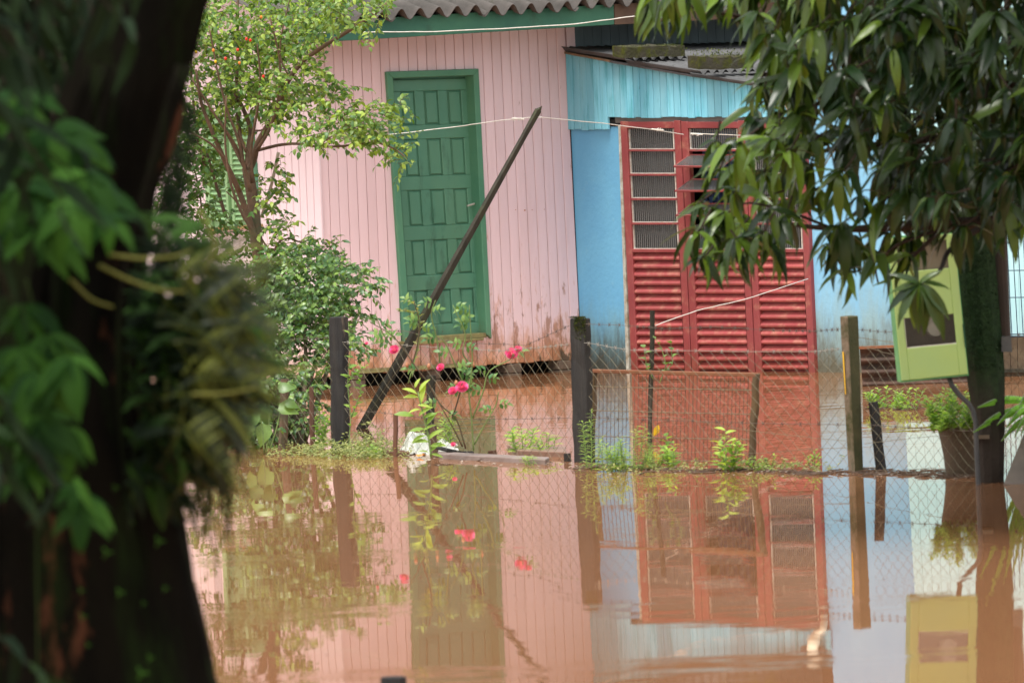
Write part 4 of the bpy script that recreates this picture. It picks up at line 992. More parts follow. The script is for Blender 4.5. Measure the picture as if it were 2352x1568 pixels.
# concrete pot with a bushy plant
Yq = W(2200, 1088).y
pot = thing('concrete_pot', 'mossy tapered concrete pot standing in the water beside the pole', 'pot', W(2200, 1088))
vs = []; fs = []; prof = [(975, 2153, 2250), (985, 2154, 2250), (1010, 2160, 2249), (1050, 2168, 2247), (1090, 2172, 2246), (1200, 2176, 2244)]
N_ = 18
for (y, xl, xr) in prof:
    l = P(xl, y, Yq); r = P(xr, y, Yq); c_ = (l+r)/2; rr = (r-l).length/2
    for j in range(N_): an = 2*math.pi*j/N_; vs.append(c_+Vector((math.cos(an)*rr, math.sin(an)*rr, 0)))
for i in range(len(prof)-1):
    for j in range(N_): fs.append((i*N_+j, (i+1)*N_+j, (i+1)*N_+(j+1) % N_, i*N_+(j+1) % N_))
MB().add(vs+[], fs).build('pot_body', mat('green_stained_concrete', (.11, .075, .05), (.08, .065, .04), rough=.9, scale=6, bump=.4, dirt=((.035, .08, .01), .56, .66, 4)), pot, smooth=True)
c_ = (P(2153, 978, Yq)+P(2250, 978, Yq))/2; rr = .1
MB().add([c_]+[c_+Vector((math.cos(a_*.3927)*rr, math.sin(a_*.3927)*rr, 0)) for a_ in range(16)], [(0, 1+i, 1+(i+1) % 16) for i in range(16)]).build('soil', m_mud, pot)
# leaning concrete slab at the right edge
Yr = W(2330, 1112).y
lo = MB(); poly = [(2305, 1111), (2356, 985), (2430, 800), (2560, 800), (2560, 1125), (2352, 1113)]
fr = [P(x, y, Yr+(.35 if y < 1000 else 0)) for x, y in poly]; 
lo.prism(fr, [q_+Vector((.02, .09, 0)) for q_ in fr]); lo.prism([fr[0], fr[-1], fr[-1]+Vector((0, 0, -.3)), fr[0]+Vector((-.1, 0, -.3))], [q_+Vector((.02, .09, 0)) for q_ in (fr[0], fr[-1], fr[-1]+Vector((0, 0, -.3)), fr[0]+Vector((-.1, 0, -.3)))])
tag(lo.build('leaning_slab', mat('smooth_grey_concrete', (.17, .135, .11), (.12, .10, .085), rough=.8, scale=5, bump=.2), base=W(2330, 1112)), 'grey concrete slab leaning beside the pole at the right edge', 'slab')

# ================================================================== PLANTS
PIT = (.22, .34, .30, .02)
v_pit = leafset('pitanga_leaf', (.02, .26, .33, .22, .01), m_lpit, (.0, .1, .2, .3, .45, .6, .8, 1.0), bend=.5, segs=3)
v_shr = leafset('shrub_leaf', (.02, .26, .33, .22, .01), m_lshr, (.0, .05, .15, .25, .4, .6, .9), bend=.5, segs=3)
# ---- the slender fruit tree
Yt0 = 34.0
pt = thing('slender_fruit_tree', 'slender many stemmed tree with small leaves and red fruit left of the door', 'tree', P(662, 1000, Yt0))
def limb(pts, w0, w1, Y0=Yt0, Y1=None, m=m_bark1, parent=pt, name='branch', n=7):
    Y1 = Y0 if Y1 is None else Y1; k = len(pts); b = MB()
    q = []; rr = []
    for i in range(k-1):
        for s_ in range(4):
            t = s_/4; T_ = (i+t)/(k-1); Y = lerp(Y0, Y1, T_)
            q.append(P(lerp(pts[i][0], pts[i+1][0], t)+random.uniform(-1, 1), lerp(pts[i][1], pts[i+1][1], t), Y)); rr.append(lerp(w0, w1, T_)*Y/FPX/2)
    q.append(P(*pts[-1], Y1)); rr.append(w1*Y1/FPX/2)
    # round the corners a little
    for _ in range(2): q = [q[0]]+[(q[i-1]+q[i]*2+q[i+1])/4 for i in range(1, len(q)-1)]+[q[-1]]
    return b.tube(q, rr, n).build(name, m, parent, smooth=True)
limb([(672, 1040), (655, 960), (640, 880), (618, 760), (603, 650), (590, 560), (580, 450), (568, 385)], 34, 26, name='trunk')
limb([(570, 395), (585, 362), (590, 330), (630, 265), (650, 215), (665, 178), (700, 135), (745, 105), (790, 78), (850, 40), (900, 0)], 17, 7, Y1=33.4)
limb([(568, 385), (572, 330), (578, 300), (560, 255), (535, 200), (510, 150), (500, 90)], 14, 6, Y1=34.4)
limb([(598, 600), (578, 520), (550, 440), (530, 400), (505, 345), (480, 285), (460, 230), (450, 160)], 17, 6, Y1=33.6)
limb([(572, 400), (545, 350), (520, 300), (495, 260), (465, 240)], 13, 5, Y1=34.5)
limb([(590, 346), (640, 333), (680, 329), (730, 338), (790, 336), (860, 325), (905, 340), (935, 365)], 8, 3, Y1=33.2)
limb([(556, 372), (550, 300), (540, 220), (548, 120), (545, 20), (550, -60)], 11, 5, Y1=34.6)
limb([(565, 350), (548, 300), (545, 250), (530, 215)], 7, 3, Y1=34.1)
limb([(665, 178), (640, 130), (650, 60), (670, -20)], 5, 3, Y0=33.7)
limb([(630, 265), (615, 300), (585, 300)], 5, 4, Y0=34); limb([(730, 336), (780, 300), (830, 290)], 3.5, 2, Y0=33.4)
limb([(470, 380), (450, 300), (440, 200), (438, 90)], 8, 4, Y0=34.5, m=m_bark1); limb([(520, 500), (495, 420), (475, 350)], 9, 5, Y0=34.4)
limb([(660, 640), (605, 555), (560, 480), (520, 440)], 5, 3, Y0=34.2); limb([(500, 560), (430, 500), (380, 470)], 5, 3, Y0=34.3)
limb([(612, 700), (630, 560), (660, 545), (700, 560)], 6, 3, Y0=33.9)
for st_ in ([(575, 440), (560, 380), (548, 320), (520, 250), (500, 170), (480, 60)], [(580, 420), (575, 340), (590, 260), (600, 180), (590, 90)], [(566, 390), (540, 330), (500, 275), (440, 180)], [(590, 345), (620, 300), (640, 230), (645, 140), (620, 40)],
            [(552, 440), (520, 370), (488, 330), (430, 300)], [(600, 560), (560, 500), (530, 430), (515, 330), (520, 220)]):
    limb(st_, 9, 3.5, Y0=33.8, Y1=33.5)
limb([(640, 350), (625, 420), (600, 500)], 8, 7, Y0=34.9, m=mat('pale_bare_stem', (.33, .27, .20), None), name='pale_stem')
limb([(430, 620), (470, 480), (430, 330)], 5, 3, Y0=34.8)
ZN = [  # cx, cy, rx, ry, clumps, depth, tint bias
    (560, 60, 150, 90, 150, 34.2, 1), (700, 40, 110, 70, 100, 33.8, 1), (820, 20, 90, 60, 60, 33.4, 1), (470, 130, 90, 120, 120, 34.3, 1), (600, 160, 110, 80, 100, 34.2, 1),
    (560, 240, 120, 60, 75, 34.3, 1), (690, 180, 70, 60, 45, 33.7, 1), (640, 240, 70, 50, 38, 34, 1), (740, 215, 80, 40, 30, 33.6, 1), (830, 280, 75, 38, 52, 33.4, 1), (760, 300, 70, 36, 40, 33.4, 1),
    (910, 350, 28, 38, 13, 33.2, 1), (850, 325, 45, 32, 22, 33.3, 1), (900, 240, 20, 20, 4, 33.3, 1), (470, 290, 60, 80, 60, 34.4, 0), (420, 420, 70, 110, 110, 34.6, 0), (390, 300, 40, 80, 40, 34.6, 0), (500, 430, 55, 80, 26, 34.6, 0),
    (620, 420, 40, 60, 14, 34.2, 1), (640, 480, 40, 60, 18, 34.2, 1), (520, 560, 60, 60, 36, 34.5, 0), (430, 560, 60, 70, 30, 34.6, 0), (640, 560, 40, 40, 16, 34, 1), (720, 570, 60, 26, 16, 33.9, 1)]
mats = []; tw = MB()
for (cx, cy, rx, ry, n, Y, tb) in ZN:
    for k in range(int(n*1.25)):
        a_ = random.uniform(0, 2*math.pi); r_ = math.sqrt(random.random()); x = cx+rx*r_*math.cos(a_); y = cy+ry*r_*math.sin(a_)
        c_ = P(x, y, Y+random.gauss(0, .35)); ax = Vector((random.uniform(-1, 1), random.uniform(-.6, .6), random.uniform(-.5, .8)))
        k0 = len(mats); twigclump(mats, tw, c_, ax, random.randint(6, 10), .042, random.uniform(.09, .17), 5)
        for q in range(k0, len(mats)):
            if tb and random.random() < .27: mats[q] = (mats[q][0], random.choice((4, 5, 6, 7, 7)))
            elif not tb: mats[q] = (mats[q][0], random.choice((0, 0, 1, 2)))
foliage(pt, v_pit, mats, 300)
tw.build('twigs', m_bark1, pt, kind='stuff')
for (x, y, c_) in ((575, 93, 0), (546, 115, 0), (490, 116, 1), (605, 176, 0), (566, 90, 0), (450, 120, 2), (495, 142, 2), (550, 145, 1), (430, 160, 1), (600, 40, 1), (518, 135, 0)):
    p = P(x, y, 33.4); b = MB(); b.tube([p+Vector((0, 0, .011)), p+Vector((0, 0, .006)), p, p-Vector((0, 0, .007)), p-Vector((0, 0, .011))], [.003, .008, .0095, .007, .002], 8)
    b.build('cherry', (m_fruit, mat('orange_fruit', (.6, .18, .03), None), m_yel)[c_], pt, smooth=True)
# ---- dense dark shrub below it
sh = thing('leafy_shrub', 'dense dark green shrub at the foot of the fruit tree behind the blackened post', 'shrub', W(670, 1010))
mats = []; tw = MB()
for (cx, cy, rx, ry, n, Y) in ((690, 640, 90, 60, 120, 33.6), (740, 660, 90, 55, 90, 33.2), (640, 720, 80, 70, 120, 33.5), (730, 740, 80, 60, 110, 33.2), (680, 810, 70, 60, 90, 33.2), (780, 620, 50, 30, 22, 33), (800, 700, 50, 60, 26, 33),
                            (830, 650, 35, 25, 8, 32.9), (760, 810, 50, 45, 26, 32.5), (820, 790, 45, 35, 12, 32.4), (600, 640, 60, 70, 60, 33.8), (600, 800, 40, 60, 30, 33.6), (640, 900, 60, 40, 26, 33), (745, 600, 60, 22, 14, 33.3), (690, 580, 70, 26, 22, 33.5), (720, 880, 60, 30, 14, 32.4), (600, 900, 60, 60, 70, 33.2), (650, 960, 70, 50, 70, 33), (590, 980, 50, 50, 40, 32.6), (700, 930, 40, 50, 26, 32.8), (540, 850, 60, 120, 110, 33.6), (530, 960, 60, 70, 90, 32.6), (480, 860, 50, 130, 90, 33.4), (590, 940, 50, 80, 80, 33.0)):
    rx *= 1.12; ry *= 1.12
    for k in range(int(n*1.15)):
        a_ = random.uniform(0, 2*math.pi); r_ = math.sqrt(random.random()); x = cx+rx*r_*math.cos(a_); y = cy+ry*r_*math.sin(a_)
        twigclump(mats, tw, P(x, y, Y+random.gauss(0, .3)), Vector((random.uniform(-1, 1), random.uniform(-.8, .4), random.uniform(-.4, .8))), random.randint(6, 10), .04, random.uniform(.08, .15), 7)
foliage(sh, v_shr, mats, 300); tw.build('twigs', m_stemb, sh, kind='stuff')
for (a_, b_, c_, d_) in ((690, 1020, 700, 700), (640, 1020, 620, 760), (665, 1015, 750, 720), (620, 1010, 590, 800), (700, 1012, 790, 690), (600, 1012, 600, 840), (632, 1014, 650, 840), (655, 1016, 640, 850), (676, 1014, 690, 850), (585, 1012, 570, 820), (645, 1018, 662, 860), (610, 1016, 625, 850), (688, 1018, 670, 860)):
    limb([(a_, b_), ((a_+c_)/2+8, (b_+d_)/2), (c_, d_)], 13, 7, Y0=W(a_, b_).y, Y1=33.4, m=m_stemb, parent=sh, name='stem')
# trailing round-leafed vine over the black post's right
def plant(name, lab, cat, base, grp=None): return thing(name, lab, cat, base, grp)
def stemplant(root, stems, leafv, L, per, m_st=m_stemg, w=3.0, droop=.2, inda=300, nm='leaf', spread=.8, upl=.3, start=.15):
    mats = []
    for (pts, Y) in stems:
        q = [P(x, y, Y) for x, y in pts]; b = MB()
        qq = []
        for i in range(len(q)-1):
            for k in range(3): qq.append(q[i].lerp(q[i+1], k/3))
        qq.append(q[-1]); sc = Y/FPX
        b.tube(qq, [lerp(w, w*.4, i/(len(qq)-1))*sc/2 for i in range(len(qq))], 5); b.build('stem', m_st, root, smooth=True)
        n = max(2, int(per)); tot = len(qq)-1; ph = random.random()*6
        for i in range(n):
            t = start+(1-start)*(i+.5)/n; f = t*tot; k = min(int(f), tot-1); p = qq[k].lerp(qq[k+1], f-k)
            an = ph + i*2.4
            d = Vector((math.cos(an), math.sin(an)*.8, upl+random.uniform(-.2, .2)))*spread + (qq[k+1]-qq[k]).normalized()*.35
            mats.append((lmat(p, d, Vector((0, -.25, 1))+rdir()*.35, L*random.uniform(.65, 1.15)*lerp(1, .75, t)), random.randrange(len(leafv))))
    foliage(root, leafv, mats, inda, name=nm)
v_vine = leafset('vine_leaf', (.04, .34, .36, .2, .01), m_lweed, (.0, .15, .3), bend=.4, segs=3)
v_heart = leafset('heart_leaf', (.2, .40, .34, .18, .01), m_lshr, (.4, .55, .7), bend=.5, segs=4)
v_lance = leafset('lance_leaf', (.03, .14, .17, .12, .01), m_lweed, (.1, .4, .8, 1.0), bend=.5, segs=4)
v_narrow = leafset('narrow_leaf', (.03, .07, .06, .01), m_lweed, (.0, .2, .5, .8), bend=.8, segs=3)
v_small = leafset('small_leaf', (.05, .28, .28, .03), m_lweed, (.0, .3, .6), bend=.3, segs=2)
v_rose = leafset('rose_leaf', (.05, .30, .32, .18, .02), m_lrose, (.0, .3, .6, .9), bend=.4, segs=3)
Yv = 31.0
vn = plant('climbing_vine', 'round leafed vine trailing beside the blackened fence post', 'vine', P(800, 1000, Yv))
stemplant(vn, [([(800, 1030), (806, 960), (798, 880), (806, 800), (800, 740)], Yv), ([(806, 960), (830, 900), (822, 850)], Yv), ([(798, 880), (812, 860), (840, 840)], Yv)], v_vine, .055, 12)
ht = plant('heart_leafed_plant', 'plant with big soft heart shaped leaves at the left end of the fence', 'plant', P(610, 1040, 31.6))
mats = []
for (x, y, dx, dy, s_) in ((615, 905, -.9, .1, 46), (640, 895, .8, .3, 46), (598, 915, -1, -.3, 44), (607, 935, .1, -1, 52), (640, 935, 1, -.2, 56), (590, 945, -.6, -.8, 58), (612, 975, -.4, -1, 62), (655, 925, .8, -.1, 40), (575, 975, -.2, -.9, 40)):
    mats.append((lmat(P(x, y, 31.5), Vector((dx, -.2, dy)), Vector((0, -1, .7)), s_*.85*31.5/FPX), random.randrange(3)))
foliage(ht, v_heart, mats, 300)
for (a_, c_) in (((612, 1040), (618, 905)), ((620, 1030), (645, 935)), ((606, 1040), (596, 945))): limb([a_, ((a_[0]+c_[0])/2+4, (a_[1]+c_[1])/2), c_], 4, 2.5, Y0=31.5, m=m_stemg, parent=ht, name='stem')
# ---- rose bush
Yro = 29.9
rb = plant('rose_bush', 'leggy rose bush with magenta blooms tangled in the wire fence', 'rose bush', P(1070, 1035, Yro))
stems = [[(1088, 1035), (1083, 960), (1075, 900), (1086, 840), (1082, 760), (1078, 700)], [(1086, 960), (1110, 900), (1120, 850), (1175, 825), (1180, 812)], [(1070, 1030), (1050, 960), (1010, 930), (985, 880), (960, 850), (905, 770), (850, 740)],
         [(1040, 960), (1060, 890), (1062, 880)], [(1062, 1025), (1040, 980), (1005, 920)], [(945, 845), (960, 790), (965, 740), (950, 690)], [(1012, 843), (1005, 780), (988, 720), (1000, 690)], [(1075, 900), (1050, 850), (1030, 800), (1010, 770)],
         [(1090, 1020), (1110, 980), (1140, 930), (1145, 900)], [(905, 800), (880, 770), (862, 720)], [(1082, 840), (1060, 810), (1072, 770), (1040, 700)]]
mats = []
for s_ in stems:
    o = limb(s_, 4.2, 2.0, Y0=Yro, Y1=Yro-.1, m=m_stemg if random.random() < .6 else m_stemb, parent=rb, name='stem', n=5)
    for k in range(4):
        t = random.random()*(len(s_)-1); i = int(t); x = lerp(s_[i][0], s_[i+1][0], t-i); y = lerp(s_[i][1], s_[i+1][1], t-i)
        if y > 960: continue
        ax = Vector((random.choice((-1, 1)), random.uniform(-.4, .4), random.uniform(-.3, .6))).normalized(); c_ = P(x, y, Yro-.03)
        for j, (al, sd2) in enumerate(((.02, 1), (.02, -1), (.045, 1), (.045, -1), (.06, 0))):
            perp = ax.cross(Vector((0, 1, .2))).normalized(); d = ax*.5+perp*sd2*.9 if sd2 else ax
            mats.append((lmat(c_+ax*al, d, Vector((0, -.7, .8))+rdir()*.4, random.uniform(.032, .045)), random.randrange(4)))
foliage(rb, v_rose, mats, 300)
def rose(x, y, rpx, Y=Yro-.06, tilt=0):
    c_ = P(x, y, Y); r = rpx*Y/FPX; vs = []; fs = []
    ax = Vector((math.sin(tilt)*.6, -.75, .55)).normalized(); a1 = ax.cross(Vector((1, 0, .1))).normalized(); a2 = ax.cross(a1)
    for ring, (n, rr, hh, lay) in enumerate(((7, 1.0, -.05, .42), (6, .86, .15, .42), (6, .68, .34, .4), (5, .48, .5, .36), (4, .28, .62, .3))):
        for k in range(n):
            an = 2*math.pi*(k+.5*ring)/n+random.uniform(-.15, .15); out_ = a1*math.cos(an)+a2*math.sin(an); sd_ = -a1*math.sin(an)+a2*math.cos(an)
            b0 = len(vs); wv = lay*rr+.12
            for (rf, hf, wf) in ((.15, -.35, .3), (.6, hh*.4-.1, 1.0), (.95, hh+.05, .95), (1.02, hh+.16*random.uniform(.4, 1.4), .5)):
                for s_ in (-1, 0, 1): vs.append(c_+(out_*rr*rf*(1 if s_ == 0 else .93)+sd_*s_*wv*wf+ax*(hf+(.07*random.random()) if s_ else hf))*r)
            for i in range(3):
                for j in range(2): q = b0+i*3+j; fs.append((q, q+1, q+4, q+3))
    return MB().add(vs, fs).build('rose_bloom', m_rose, rb, smooth=True)
rose(1175, 812, 15, tilt=.2); rose(1190, 801, 9); rose(1061, 888, 15); rose(1040, 897, 11, tilt=-.5); rose(1012, 843, 10, tilt=-.8); rose(905, 803, 12, tilt=-.6); rose(1041, 1020, 6); rose(842, 788, 4)
for (x, y) in ((1048, 880), (985, 841), (1087, 838), (935, 838)):
    p = P(x, y, Yro-.05); MB().tube([p+Vector((0, 0, .018)), p, p-Vector((0, 0, .014))], [.004, .013, .004], 7).build('rose_hip', mat('faded_brown_bud', (.38, .17, .09), None) if 'faded_brown_bud' not in bpy.data.materials else bpy.data.materials['faded_brown_bud'], rb, smooth=True)
# tall pale-leaved shoot in front of the door's left jamb
ts = plant('pale_climbing_shoot', 'tall pale green shoot rising in front of the left door jamb', 'plant', P(942, 850, 30.6))
stemplant(ts, [([(938, 880), (960, 800), (965, 740), (958, 700), (925, 690)], 30.6), ([(965, 760), (950, 720), (912, 710)], 30.6)], leafset('pale_leaf', (.04, .3, .33, .2, .02), m_lgrass, (.2, .6, .9), bend=.4, segs=3), .05, 17)
# bright sapling
sp = plant('bright_green_sapling', 'young sapling with long lime green leaves in front of the weathered stake', 'sapling', P(985, 1045, 29.6))
mats = []
for (x, y, dx, dz, L_) in ((958, 905, -.5, .5, 44), (963, 900, .35, .9, 46), (960, 912, -.9, .35, 40), (968, 925, 0, 1, 52), (950, 955, -1, .35, 56), (962, 955, .6, .8, 46), (972, 960, .9, .5, 42), (975, 985, -.8, .1, 44), (972, 990, .8, .9, 40), (983, 1010, .5, .7, 50),
                      (985, 1015, -.9, .4, 46), (988, 1025, .9, .35, 44), (990, 1035, .8, .9, 40), (965, 940, -.6, .1, 34), (975, 1000, -.9, -.1, 40), (960, 930, .9, .1, 36), (980, 975, .6, 1, 46), (953, 890, .3, 1, 30), (985, 1040, -.6, .5, 30), (990, 1043, .8, .1, 34)):
    mats.append((lmat(P(x, y, 29.5), Vector((dx, -.3, dz)), Vector((-.2, -.6, .9))+rdir()*.2, L_*.8*29.5/FPX), random.randrange(3) if y > 940 else 3))
foliage(sp, leafset('long_leaf', (.03, .16, .19, .15, .01), m_lweed, (.15, .3, .5, 1.0), bend=.5, segs=4), mats, 300)
limb([(990, 1050), (984, 1000), (972, 950), (960, 900)], 5, 3, Y0=29.5, m=m_stemg, parent=sp, name='stem')
# ---- weeds along the fence: kinds and places
def bushy(name, lab, cx, yb, hpx, wpx, nst, lv, L, per, Y=None, w=2.2, m_st=m_stemg, upl=.3, grp='weeds growing along the fence', lean=0):
    base = W(cx, yb) if Y is None else P(cx, yb, Y); Yb_ = base.y; r_ = plant(name, lab, 'weed', base, grp); st = []
    for k in range(nst):
        t = random.uniform(-1, 1); hh = hpx*random.uniform(.55, 1)*(1-.35*abs(t)); x0 = cx+t*wpx*.25
        st.append(([(x0, yb+4), (x0+t*wpx*.2+lean*.3, yb-hh*.5), (x0+t*wpx*.32+lean+random.uniform(-4, 4), yb-hh)], Yb_+random.uniform(-.12, .12)))
    stemplant(r_, st, lv, L, per, m_st=m_st, w=w, upl=upl, inda=40 if nst*per > 60 else 300, start=.05); return r_
bushy('feathery_weed', 'tall feathery weed climbing the right side of the mossy-topped post', 1358, 1078, 150, 44, 5, v_narrow, .05, 34)
bushy('feathery_weed', 'feathery weed with thin stalks between the post and the gate wires', 1392, 1082, 90, 50, 5, v_narrow, .05, 26)
bushy('feathery_weed', 'wide clump of feathery weed under the gate rail', 1452, 1080, 125, 130, 12, v_narrow, .055, 24)
bushy('feathery_weed', 'feathery weed left of the thin stake, low and pale', 1425, 1078, 70, 70, 7, v_narrow, .05, 20)
bushy('fine_leafed_weed', 'fine leafed weed at the foot of the thin grey stake', 1500, 1076, 60, 60, 8, v_narrow, .05, 20)
bushy('broad_leafed_weed', 'single tall weed with broad leaves right of the thin stake', 1532, 1062, 105, 14, 1, v_vine, .075, 9)
bushy('yellow_green_weed', 'yellow green weed at the foot of the gate wires', 1548, 1072, 62, 44, 5, v_lance, .06, 12)
bushy('yellow_green_weed', 'tall yellow green weed left of the gate side bar', 1672, 1082, 110, 60, 7, v_lance, .08, 12)
bushy('sparse_weed', 'sparse creeping weed right of the gate side bar', 1760, 1080, 40, 110, 9, v_small, .03, 14, m_st=m_stemb)
bushy('sparse_weed', 'thin wispy weed between the gate and the concrete post', 1870, 1075, 45, 40, 4, v_small, .03, 10, m_st=m_stemb)
bushy('grassy_weed', 'upright leafy weeds in front of the pink reflection', 1200, 1040, 95, 60, 7, v_lance, .06, 14)
bushy('grassy_weed', 'leafy weeds left of the small dark peg', 1258, 1042, 70, 50, 6, v_lance, .06, 10)
bushy('grassy_weed', 'narrow leafed weeds behind the bright sapling', 1030, 1030, 110, 50, 7, v_narrow, .07, 22)
bushy('grassy_weed', 'leafy weed left of the white plastic sheet', 958, 1030, 50, 36, 4, v_lance, .06, 10)
bushy('grassy_weed', 'low weed sprouting from the water below the long plank', 1225, 1066, 26, 60, 6, v_narrow, .05, 9)
bushy('grassy_weed', 'bright weed between the thin brown stake and the blackened post', 735, 1030, 110, 50, 8, v_vine, .045, 16)
bushy('low_round_weed', 'small round leafed weed low by the thin reddish stake', 860, 1046, 26, 60, 7, v_vine, .04, 8)
bushy('island_weed', 'patch of yellow green weeds on the debris under the blue wall', 2030, 938, 52, 90, 12, v_small, .045, 14, grp=None)
bushy('island_weed', 'taller weeds on the debris beside the meter box corner', 2090, 940, 65, 70, 9, v_small, .045, 12, grp=None)
bushy('pot_bush', 'dense bright green bushy plant spilling out of the concrete pot', 2190, 985, 105, 120, 40, v_small, .04, 26, Y=26.5, grp=None)
bushy('pot_bush', 'leafy sprigs hanging over the left rim of the concrete pot', 2150, 990, 60, 50, 12, v_small, .04, 18, Y=26.4, grp=None)
# vine on the thin stake
vs_ = plant('stake_vine', 'small round leafed vine climbing the thin grey stake', 'vine', P(1498, 860, W(1494, 1018).y))
stemplant(vs_, [([(1515, 880), (1530, 840), (1520, 800), (1500, 770)], W(1494, 1018).y-.05), ([(1500, 870), (1485, 840), (1478, 790)], W(1494, 1018).y-.05), ([(1520, 860), (1545, 835), (1540, 780)], W(1494, 1018).y)], v_heart, .05, 6)
yl = MB(); 
mats = [(lmat(P(1608, 990, 28.6), Vector((-.3, -.1, -1)), Vector((.3, -1, .2)), .075), 0)]
# creeping pale weed mats: one stuff object each side
def creep(name, lab, zones, lv, L, nmul=1.0):
    r_ = plant(name, lab, 'ground cover', W(zones[0][0], zones[0][1])); mats = []; tw = MB()
    for (cx, cy, rx, ry, n) in zones:
        for k in range(int(n*nmul)):
            x = random.gauss(cx, rx*.5); y = cy+random.gauss(0, ry*.45); p = W(x, min(y+ry*.5, cy+ry)); p.z = max(0, (cy+ry-y)*p.y/FPX*random.random())
            twigclump(mats, tw, p, Vector((random.uniform(-1, 1), random.uniform(-1, 1), random.uniform(0, 1.1))), random.randint(4, 7), L, random.uniform(.05, .1), len(lv))
    foliage(r_, lv, mats, 0); tw.build('twigs', m_lgrass, r_, kind='stuff'); r_['kind'] = 'stuff'; return r_
v_cr = leafset('creeper_leaf', (.05, .24, .22, .03), m_lgrass, (.0, .5, 1.0), bend=.2, segs=2)
creep('creeping_weed_mat', 'pale yellowish creeping weed floating at the left fence post', [(700, 1040, 80, 8, 80), (790, 1034, 60, 18, 140), (850, 1028, 60, 26, 150), (900, 1034, 40, 12, 25)], v_cr, .022)
creep('creeping_weed_mat', 'thin creeping weed along the water line right of the gate', [(1780, 1074, 130, 8, 55), (1600, 1074, 90, 7, 22), (1420, 1082, 120, 6, 18)], v_cr, .022)
# bright fern-like fronds at the right edge
ff = plant('feathery_fronds', 'bright green feathery fronds hanging in from the right edge before the pole', 'fern', P(2370, 960, 30.0))
mats = []
v_fr = leafset('leaflet', (.04, .12, .12, .02), m_lfern, (.0, .3, .7, 1), bend=.3, segs=2)
for (x0, y0, x1, y1) in ((2362, 940, 2235, 992), (2365, 945, 2262, 968), (2365, 930, 2290, 975), (2368, 960, 2300, 1012), (2370, 945, 2330, 1005), (2372, 920, 2245, 935), (2372, 955, 2345, 1000), (2368, 935, 2310, 985), (2375, 900, 2340, 935)):
    a_ = P(x0, y0, 30.0); c_ = P(x1, y1, 24.3+random.uniform(-.1, .1)); d = c_-a_; q = [a_.lerp(c_, t/8)+Vector((0, 0, .04*math.sin(t/8*math.pi))) for t in range(9)]
    MB().tube(q, [.003]*8+[.0015], 4).build('frond_stem', m_stemg, ff)
    for k in range(int(d.length/.009)):
        t = (k+.5)/(d.length/.009); f = t*8; i = min(int(f), 7); p = q[i].lerp(q[i+1], f-i)
        for s_ in (-1, 1):
            mats.append((lmat(p, d.normalized()*.6+Vector((.1*s_, -.6*s_, -.7+s_*.5)), Vector((0, -1, .5))+rdir()*.3, .042*math.sin(math.pi*min(1, t*.85+.12))), random.randrange(4)))
foliage(ff, v_fr, mats, 0)
# small dark leaves right edge upper
# ================================================================== debris at the water line
db = MB()
for k in range(430):
    sel = random.random()
    if sel < .62: x = random.uniform(1320, 2260); y = np.interp(x, (1320, 1966, 2260), (1074, 1087, 1093))+random.gauss(0, 4.5)*random.random()+4*math.sin(x*.021)
    elif sel < .8: x = random.uniform(1975, 2240); y = random.gauss(1086, 4)
    elif sel < .9: x = random.uniform(1985, 2170); y = random.gauss(938, 3)
    else: x = random.uniform(700, 1300); y = np.interp(x, (700, 1300), (1036, 1062))+random.gauss(0, 3)
    p = W(x, y); an = random.gauss(0, .5); L_ = random.uniform(.02, .13); d = Vector((math.cos(an), math.sin(an), random.uniform(-.05, .18)))
    db.tube([p-d*L_/2+Vector((0, 0, .004)), p+Vector((0, 0, random.uniform(.002, .014))), p+d*L_/2+Vector((0, 0, .004))], random.uniform(.001, .0038), 4)
ob = db.build('floating_twigs', m_twig, kind='stuff'); ob['label'] = 'dark twigs and litter floating along the fence line'
fl = MB()  # wet litter, with pale specks painted in for water glints
for k in range(420):
    x = random.uniform(1320, 2250) if random.random() < .75 else random.uniform(900, 1320); y = np.interp(x, (900, 1320, 1966, 2260), (1050, 1072, 1086, 1092))+random.gauss(0, 7)
    p = W(x, y); s_ = random.uniform(.006, .02); an = random.random()*3
    fl.add([p+Vector((math.cos(an+i*1.571)*s_*(1 if i % 2 else .5), math.sin(an+i*1.571)*s_*(1 if i % 2 else .5), .003+.004*random.random())) for i in range(4)], [(0, 1, 2, 3)])
ob = fl.build('floating_leaf_litter', mat('wet_litter', (.32, .20, .13), (.55, .5, .42), rough=.25, scale=40, spec=.6), kind='stuff'); ob['label'] = 'bits of wet leaf litter drifting at the fence'
fs_ = MB()
for k in range(150):    # scum and bits drifting on the open pool
    x = random.uniform(480, 2340); y = random.choice((random.uniform(1095, 1200), random.uniform(1100, 1560))); p = W(x, y); s_ = random.uniform(.003, .009); an = random.random()*3
    fs_.add([p+Vector((math.cos(an+i*1.257)*s_*random.uniform(.5, 1.2), math.sin(an+i*1.257)*s_*random.uniform(.5, 1.2), .003)) for i in range(5)], [(0, 1, 2, 3, 4)])
ob = fs_.build('drifting_specks', m_twig, kind='stuff'); ob['label'] = 'scattered specks of debris drifting on the open water'
